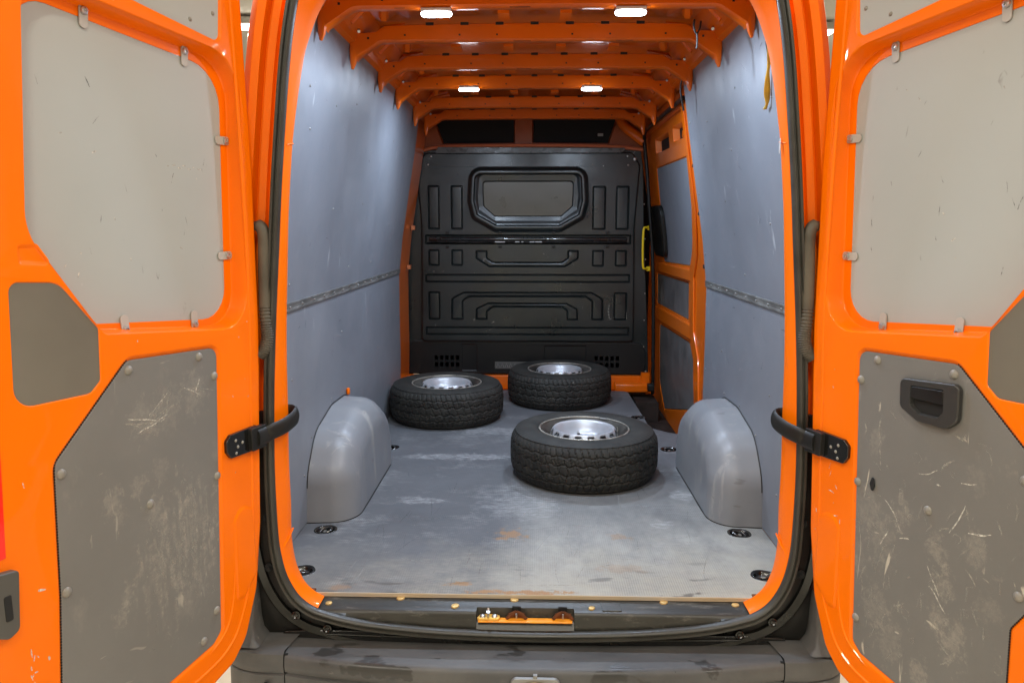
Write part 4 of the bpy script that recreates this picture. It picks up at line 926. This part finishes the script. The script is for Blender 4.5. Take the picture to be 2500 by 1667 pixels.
    wl = [(wiggle(rs.uniform(.12, .62), rs.uniform(1.05, 1.55), rs.uniform(.006, .03), rs.uniform(.9, 2.4), n=3), rs.uniform(.001, .0022)) for _ in range(16)]
    strokes('dark_marks', lambda x, z: mp(x, z, -.0485), wl, DARK_S, door)
    wl = [(wiggle(rs.uniform(.12, .6), rs.uniform(1.05, 1.55), rs.uniform(.004, .014), rs.uniform(0, 3), n=3), rs.uniform(.002, .004)) for _ in range(9)]
    if side < 0: wl += [(wiggle(.27 - i * .018, 1.345 + rs.uniform(-.004, .004), rs.uniform(.006, .016), math.pi, n=3), .003) for i in range(7)]
    strokes('pale_marks', lambda x, z: mp(x, z, -.0485), wl, PALE_C, door)
    # serrated sawn edge along the free side of the lower panel
    g = G(); pts = [(.482, .876), (.694, .684), (.708, .385), (.725, .185), (.738, .02)] if side < 0 else [(.482, .876), (.694, .694), (.703, .372), (.671, .318), (.678, .12)]
    for (x0, z0), (x1, z1) in zip(pts, pts[1:]):
        L = math.hypot(x1 - x0, z1 - z0); k = int(L / .0065)
        for i in range(k):
            t = (i + .5) / k; x = x0 + (x1 - x0) * t; z = z0 + (z1 - z0) * t
            q = [mp(x - .0015, z - .002, -.0065), mp(x + .0015, z - .002, -.0065), mp(x + .0015, z + .002, -.0065), mp(x - .0015, z + .002, -.0065)]
            q2 = [p + n * .002 for p in q]; g.add(q + q2, [(4, 5, 6, 7), (0, 1, 5, 4), (1, 2, 6, 5), (2, 3, 7, 6), (3, 0, 4, 7)])
    g.obj('panel_edge_trim', DARK, door, kind='stuff', smooth=False)
    # clips that hold the window panel: straddle the recess wall
    def clip(s, z, ds, dz):
        d = Vector((ds, dz)).normalized(); t = Vector((-d.y, d.x)); L = .017
        c = []
        for k in range(9): aa = -math.pi / 2 + math.pi * k / 8; c.append(Vector((s, z)) + d * (L + .009 * math.cos(aa)) + t * .0112 * math.sin(aa))
        for k in range(9): aa = math.pi / 2 + math.pi * k / 8; c.append(Vector((s, z)) + d * (-L + .009 * math.cos(aa)) + t * .0112 * math.sin(aa))
        m2 = lambda x, y, w: mp(x, y, w)
        prof = []
        def wof(p):
            q = (Vector(p) - Vector((s, z))).dot(d); return -.0470 + (.0030 * min(1, max(0, (q + .004) / .010)))
        g = G(); vt = []; k = len(c)
        for dw in (0.0, .0030):
            for p in c: vt.append(mp(p.x, p.y, wof(p) + dw))
        # cross strips so the bend follows
        fs = []
        for i in range(k): fs.append((i, (i + 1) % k, k + (i + 1) % k, k + i))
        for i in range(8): fs.append((k + i, k + i + 1, k + k - 2 - i, k + k - 1 - i))
        g.add(vt, fs); cl = g.obj('panel_clip', CLIP, door, sharp=30)
        vv, ff = lathe_vf([(0, .001), (.0035, .001), (.0045, .004), (.0085, .003), (.0095, -.001)], 12)
        o = raw('clip_screw', vv, ff, METAL, door); o.location = mp(*(Vector((s, z)) + d * .011), -.0400); align(o, n)
    for s, z, ds, dz in ((.491, 1.655, 0, 1), (.188, 1.630, 0, 1), (.063, 1.428, -1, .02), (.078, 1.108, -1, .02), (.443, .952, 0, -1), (.212, .938, .1, -1)): clip(s, z, ds, dz)
    # domed plastic rivets
    vv, ff = lathe_vf([(0, .0065), (.004, .006), (.0085, .004), (.0115, .001), (.0120, -.001)], 16); rm = bpy.data.meshes.new('rivet'); rm.from_pydata(vv, [], ff); rm.materials.append(RIVET)
    rm.polygons.foreach_set('use_smooth', [True] * len(rm.polygons))
    spots = [(.248, .845), (.480, .850), (.195, .783), (.680, .656), (.207, .501), (.445, .504), (.693, .388), (.241, .116), (.297, .053)]
    if side > 0: spots = [(.244, .844), (.475, .849), (.192, .782), (.670, .655), (.206, .501), (.436, .503), (.682, .398), (.234, .118)]
    for s, z in spots: o = link('panel_rivet', rm, door); o.location = mp(s, z, -.0035); align(o, n)
    for s, z in ((.20, 1.715), (.115, 1.75), (.36, 1.735), (.5, 1.76)):
        o = link('panel_rivet', rm, door); o.location = mp(s, z, -.0085); o.scale = (.5, .5, .8); align(o, n); o.data = rm
    # check strap: bracket on the door, curved arm into the jamb
    br = sub('strap_bracket', [(.044, .536, .004), (.160, .540, .008), (.175, .560, .006), (.175, .590, .006), (.158, .604, .008), (.046, .606, .004)], 0, .010, BLACK_GLOSS, label='black check strap bracket')
    sub('bracket_arm', [(.020, .540, .004), (.085, .540, .004), (.085, .604, .004), (.020, .604, .004)], .009, .024, BLACK)
    for s, z in ((.140, .585), (.132, .565), (.140, .548), (.112, .573)):
        o = link('bracket_bolt', rm, door); o.location = mp(s, z, .0098); o.scale = (.42, .42, .5); align(o, n)
    e0 = mp(.06, .572, .022); e1 = mp(.02, .573, .024)
    arm = smooth_path([tuple(e0), tuple(e1), (side * .787, -.115, .578), (side * .762, -.075, .586), (side * .748, -.030, .596), (side * .750, .005, .603), (side * .765, .022, .606), (side * .785, .022, .606)], 6)
    vt, fc = tube_vf(arm, .010, 12, ry=.026); raw('check_strap', vt, fc, BLACK, door, sharp=60)
    raw('strap_end', *box_vf(side * .772 - .008, side * .772 + .008, .0, .02, .588, .60), DARK, door)
    if side > 0:   # inner pull handle
        hm = lambda x, z, w: mp(x, z, w + .001)
        oc = [(.338, .812, .012), (.500, .826, .012), (.503, .745, .02), (.475, .722, .02), (.396, .722, .02), (.343, .745, .015)]
        ic = [(.368, .803, .006), (.464, .811, .006), (.467, .756, .012), (.452, .738, .015), (.398, .736, .015), (.370, .752, .012)]
        hf = sheet_vf(rpoly(oc), [(ramp(ic, 0, 0, .004, -.0115, 4), True)], lambda x, z, w: hm(x, z, w + .010), (rim_rings(oc, .012, .004), False)).obj('pull_handle', mat('handle_plastic', (.030, .030, .028), .42, bump=.1, bump_scale=200), door, sharp=40)
        plate('handle_well', ic, -.0030, -.0004, lambda x, z, w: hm(x, z, w), DARK, door, rnd=.001)
        plate('handle_flap', [(.371, .774, .003), (.462, .776, .003), (.461, .806, .003), (.371, .799, .003)], -.010, .006, lambda x, z, w: hm(x, z, w + .004), BLACK, door)
        plate('worn_hole', [(.262, .535, .004), (.268, .510, .003), (.262, .492, .004), (.254, .512, .004)], 0, .0008, lambda x, z, w: hm(x, z, w - .0004), DARK, door)
    else:
        lb = plate('edge_lock', [(.812, .492, .006), (.858, .500, .006), (.870, .38, .006), (.842, .364, .010), (.822, .372, .012)], 0, .016, mp, mat('grey_lock', (.075, .073, .065), .45), door, rnd=.004)
        plate('lock_slot', [(.832, .452, .003), (.846, .452, .003), (.846, .40, .003), (.832, .40, .003)], .012, .0175, mp, DARK, door, rnd=.001)
        plate('red_sticker', [(.812, .76, .002), (.86, .76, .002), (.86, .525, .002), (.824, .525, .002)], 0, .0016, mp, RED, door, rnd=.0005, label='bright red reflective sticker on the free edge of the door')
    return door, mp
RIVET = mat('grey_rivet', (.22, .205, .175), .4)
BROWN_PANEL = mat('corner_panel_grey', (.150, .135, .105), .5, var=.10, var_scale=4, bump=.05)
def dpt(side, ang, s, z):
    a = R(ang); return (side * .815 + side * math.sin(a) * s, -.10 - math.cos(a) * s, z)
LM = [((s, z), r, k, st) for s, z, r, k, st in (
    (.555, .545, .030, .75, 0), (.475, .560, .026, .80, 0), (.405, .580, .028, .5, 0), (.54, .500, .02, .45, 0), (.43, .475, .035, .55, 0), (.45, .72, .04, .55, 0), (.37, .735, .05, .45, 0), (.27, .755, .045, .6, 0),
    (.35, .35, .12, .9, 1), (.30, .42, .08, .9, 1), (.44, .29, .09, .7, 1), (.56, .255, .022, .7, 0), (.535, .305, .02, .5, 0), (.27, .30, .05, .5, 1), (.40, .19, .05, .4, 1))]
lmL = lower_panel_mat('lower_panel_left', [(dpt(-1, 18, *c), (r, r, r * 1.4), k * .8, st) for c, r, k, st in LM], .30, 2.0)
RM = [((s, z), r, k, st) for s, z, r, k, st in (
    (.26, .63, .03, .5, 0), (.36, .47, .03, .8, 0), (.50, .34, .03, .8, 0), (.47, .42, .03, .7, 0), (.25, .44, .05, .4, 0), (.30, .37, .05, .5, 0), (.53, .21, .04, .8, 0), (.49, .24, .03, .7, 0), (.57, .46, .03, .6, 0), (.35, .12, .05, .5, 0), (.45, .08, .03, .8, 0), (.30, .18, .05, .5, 0), (.56, .62, .03, .3, 0), (.22, .3, .04, .4, 0), (.62, .33, .03, .4, 0))]
lmR = lower_panel_mat('lower_panel_right', [(dpt(1, 20, *c), (r, r, r * 1.4), k, st) for c, r, k, st in RM], .85, 5.0)
dl, mpl = make_door(-1, 18, WINP_L, lmL, 'left rear door folded back')
dr, mpr = make_door(1, 20, WINP_R, lmR, 'right rear door folded back, with a black pull handle')

# wiring hose between body and door, both sides
for s in (-1, 1):
    top = smooth_path([(s * .822, -.072, 1.186), (s * .812, -.078, 1.194), (s * .798, -.082, 1.182), (s * .793, -.084, 1.150), (s * .797, -.084, 1.06), (s * .800, -.084, .955)], 5)
    raw('wiring_sleeve', *tube_vf(top, [.013] * 6 + [.018] * (len(top) - 6), 12), HOSE, van, sharp=60)
    base = smooth_path([(s * .800, -.084, .957), (s * .798, -.084, .90), (s * .797, -.086, .86), (s * .806, -.090, .825), (s * .822, -.092, .808)], 24)
    raw('wiring_hose', *tube_vf(base, [.0195 if (i // 2) % 2 else .0160 for i in range(len(base))], 12), HOSE, van, sharp=80)
# white bare-metal mark on the right jamb
plate('bare_patch', [(0, -.022, .003), (.005, -.018, .003), (.007, 0, .003), (.004, .024, .003), (-.004, .022, .003), (-.006, -.004, .003)], 0, .0006, lambda x, z, w: (.716 - w - (z) * .12 * 0, -.022 + x, 1.42 + z), mat('bare_steel_patch', (.45, .44, .42), .5, bump=.4), van, rnd=.0003)

# yellow strap hanging from the top of the right side
strap_pts = smooth_path([(.754, .25, 1.80), (.756, .26, 1.75), (.752, .285, 1.715), (.752, .31, 1.68), (.756, .335, 1.63), (.752, .345, 1.60), (.757, .375, 1.585)], 5)
vt, fc = tube_vf([(P_wall(p.z) - .012, p.y, p.z) for p in strap_pts], [.004] * len(strap_pts), 8, ry=[.005 + .006 * math.sin(i * .21 + .6) ** 2 for i in range(len(strap_pts))])
st = thing('hanging_strap', 'frayed yellow webbing strap hanging against the right grey lining beside the rear opening', 'strap', (.76, .3, 1.58))
raw('webbing', vt, fc, STRAPM, st)
raw('strap_knot', *tube_vf([(P_wall(1.78) - .014, .255, 1.81), (P_wall(1.76) - .016, .262, 1.775), (P_wall(1.74) - .014, .27, 1.74)], [.008, .012, .006], 8), WIRE, st)

# ------------------------------------------------------------------ the three wheels
TR, TW = .357, .232
def tyre_mesh():
    nseg = 520; hw = TW / 2
    def groove(a, b):
        """tread depth at arc length a (m), lateral b (-1..1)"""
        d = 0.0
        for c, amp, ph in ((-.62, .035, 0), (-.22, .05, 1.6), (.22, .05, 0.2), (.62, .035, 2.2)):
            zz = c + amp * math.sin(a * 2 * math.pi / .062 + ph); d = max(d, 1 - abs(b - zz) / .045)
        ph = a + .030 * abs(b) ** .8 * 1.2 + (.008 if b > 0 else 0)
        q = (ph % .031) / .031; e = abs(q - .5) * 2; wd = .17 if abs(b) > .55 else .11
        if not (abs(b) < .12): d = max(d, 1 - e / wd)
        q2 = ((a * 1.0 + .045 * b) % .0465) / .0465; e2 = abs(q2 - .5) * 2
        if abs(b) < .5: d = max(d, .8 * (1 - e2 / .10))
        return min(1, max(0, d) * 1.8)
    tread = np.linspace(-1, 1, 47)
    prof = []
    side_pts = [(.216, .098), (.222, .106), (.236, .112), (.262, .1165), (.292, .1165), (.318, .111), (.334, .103)]
    v = []; rows = []
    prof_low = [(r, -z, None) for r, z in side_pts]
    prof_t = [(TR - .020 * abs(b) ** 5 - .004 * b * b, b * .0985, b) for b in tread]
    prof_hi = [(r, z, None) for r, z in side_pts[::-1]]
    P = [(.205, -.085, None)] + prof_low + prof_t + prof_hi + [(.205, .085, None)]
    n = len(P); f = []
    for k in range(nseg):
        a = 2 * math.pi * k / nseg; arc = a * TR
        for r, z, b in P:
            if b is not None: r = r - .0066 * groove(arc, b) * (1 if abs(b) < .97 else .4)
            elif r > .31: r = r - .002 * (1 if (arc % .031) < .012 else 0)
            v.append((r * math.cos(a), r * math.sin(a), z + hw))
    for k in range(nseg):
        k2 = (k + 1) % nseg
        for i in range(n - 1): f.append((k * n + i, k2 * n + i, k2 * n + i + 1, k * n + i + 1))
    return v, f
def rim_parts():
    hw = TW / 2
    barrel = [(.205, -.085), (.214, -.100), (.216, -.104), (.212, -.106), (.206, -.098), (.196, -.080), (.186, -.05), (.182, 0), (.182, .030), (.190, .060), (.199, .078), (.207, .094), (.213, .104), (.217, .106), (.219, .102), (.216, .092)]
    bv, bf = lathe_vf([(r, z + hw) for r, z in barrel], 96)
    # disc: bright dish with a scalloped skirt
    seg = 192; prof = [(.184, .022), (.179, .030), (.174, .044), (.169, .060), (.164, .078), (.160, .093), (.154, .107), (.147, .114), (.139, .113), (.131, .104), (.122, .084), (.112, .066), (.100, .055), (.086, .052), (.072, .054), (.060, .060), (.048, .062), (.0335, .061), (.0325, .030)]
    v, f = lathe_vf([(r, z + hw - .004) for r, z in prof], seg); n = len(prof); keep = []
    for q in f:
        k, i = q[0] // n, q[0] % n
        if i in (2, 3, 4, 5):
            ph = (k % 12); w = {2: 4, 3: 4, 4: 4, 5: 3}[i]
            if abs(ph - 5.5) < w - .01: continue
        if i in (12, 13):
            ang = (k * 360 / seg + 10) % 60
            if abs(ang - 30) < 4.6: continue
        keep.append(q)
    return bv, bf, v, keep
tv, tf = tyre_mesh(); bv, bf, dv, df = rim_parts()
WHEELS = [((.248, 1.268, .0005), 20, 'spare wheel nearest the rear sill, lying flat beside the right wheel arch'),
          ((-.543, 2.335, .0005), 140, 'spare wheel lying flat at the left, against the left lining behind the wheel arch'),
          ((.181, 2.815, .0005), 250, 'spare wheel lying flat farthest back, close in front of the black bulkhead')]
first = None
for i, (loc, rz, lab) in enumerate(WHEELS):
    if first is None:
        w = thing('spare_wheel', lab, 'wheel', (0, 0, 0), 'loose spare wheels lying on the load floor'); first = w
        raw('tyre', tv, tf, TYRE, w, sharp=50)
        rim = raw('rim', bv, bf, mat('dark_rim_barrel', (.085, .080, .072), .5, metal=.4, var=.4, var_scale=12), w, sharp=50)  # barrel metal darker than the silver disc
        raw('rim_lip', *tube_vf([(.2155 * math.cos(t), .2155 * math.sin(t), .222) for t in np.linspace(0, 2 * math.pi, 97)], .0045, 8), mat('worn_rim_lip', (.34, .32, .28), .4, metal=.5, var=.3, var_scale=20), rim)
        dk = raw('wheel_disc', dv, df, SILVER, rim, sharp=50); md = dk.modifiers.new('solid', 'SOLIDIFY'); md.thickness = .003; md.offset = -1
        raw('valve', *tube_vf([(.186, .02, .165), (.192, .022, .190), (.190, .024, .203)], [.005, .0045, .004], 8), METAL, rim)
        raw('balance_weight', *tube_vf([(.212 * math.cos(t), .212 * math.sin(t), .222) for t in np.linspace(.55, .75, 6)], .004, 6), METAL, rim)
        for o in list(w.children): o.matrix_parent_inverse = Matrix()
        w.location = loc; w.rotation_euler = (0, 0, R(rz))
    else:
        w = first.copy(); col.objects.link(w); w['label'] = lab; w.location = loc; w.rotation_euler = (0, 0, R(rz))
        for ch in list(first.children):
            c = ch.copy(); col.objects.link(c); c.parent = w
            for gch in ch.children: d = gch.copy(); col.objects.link(d); d.parent = c
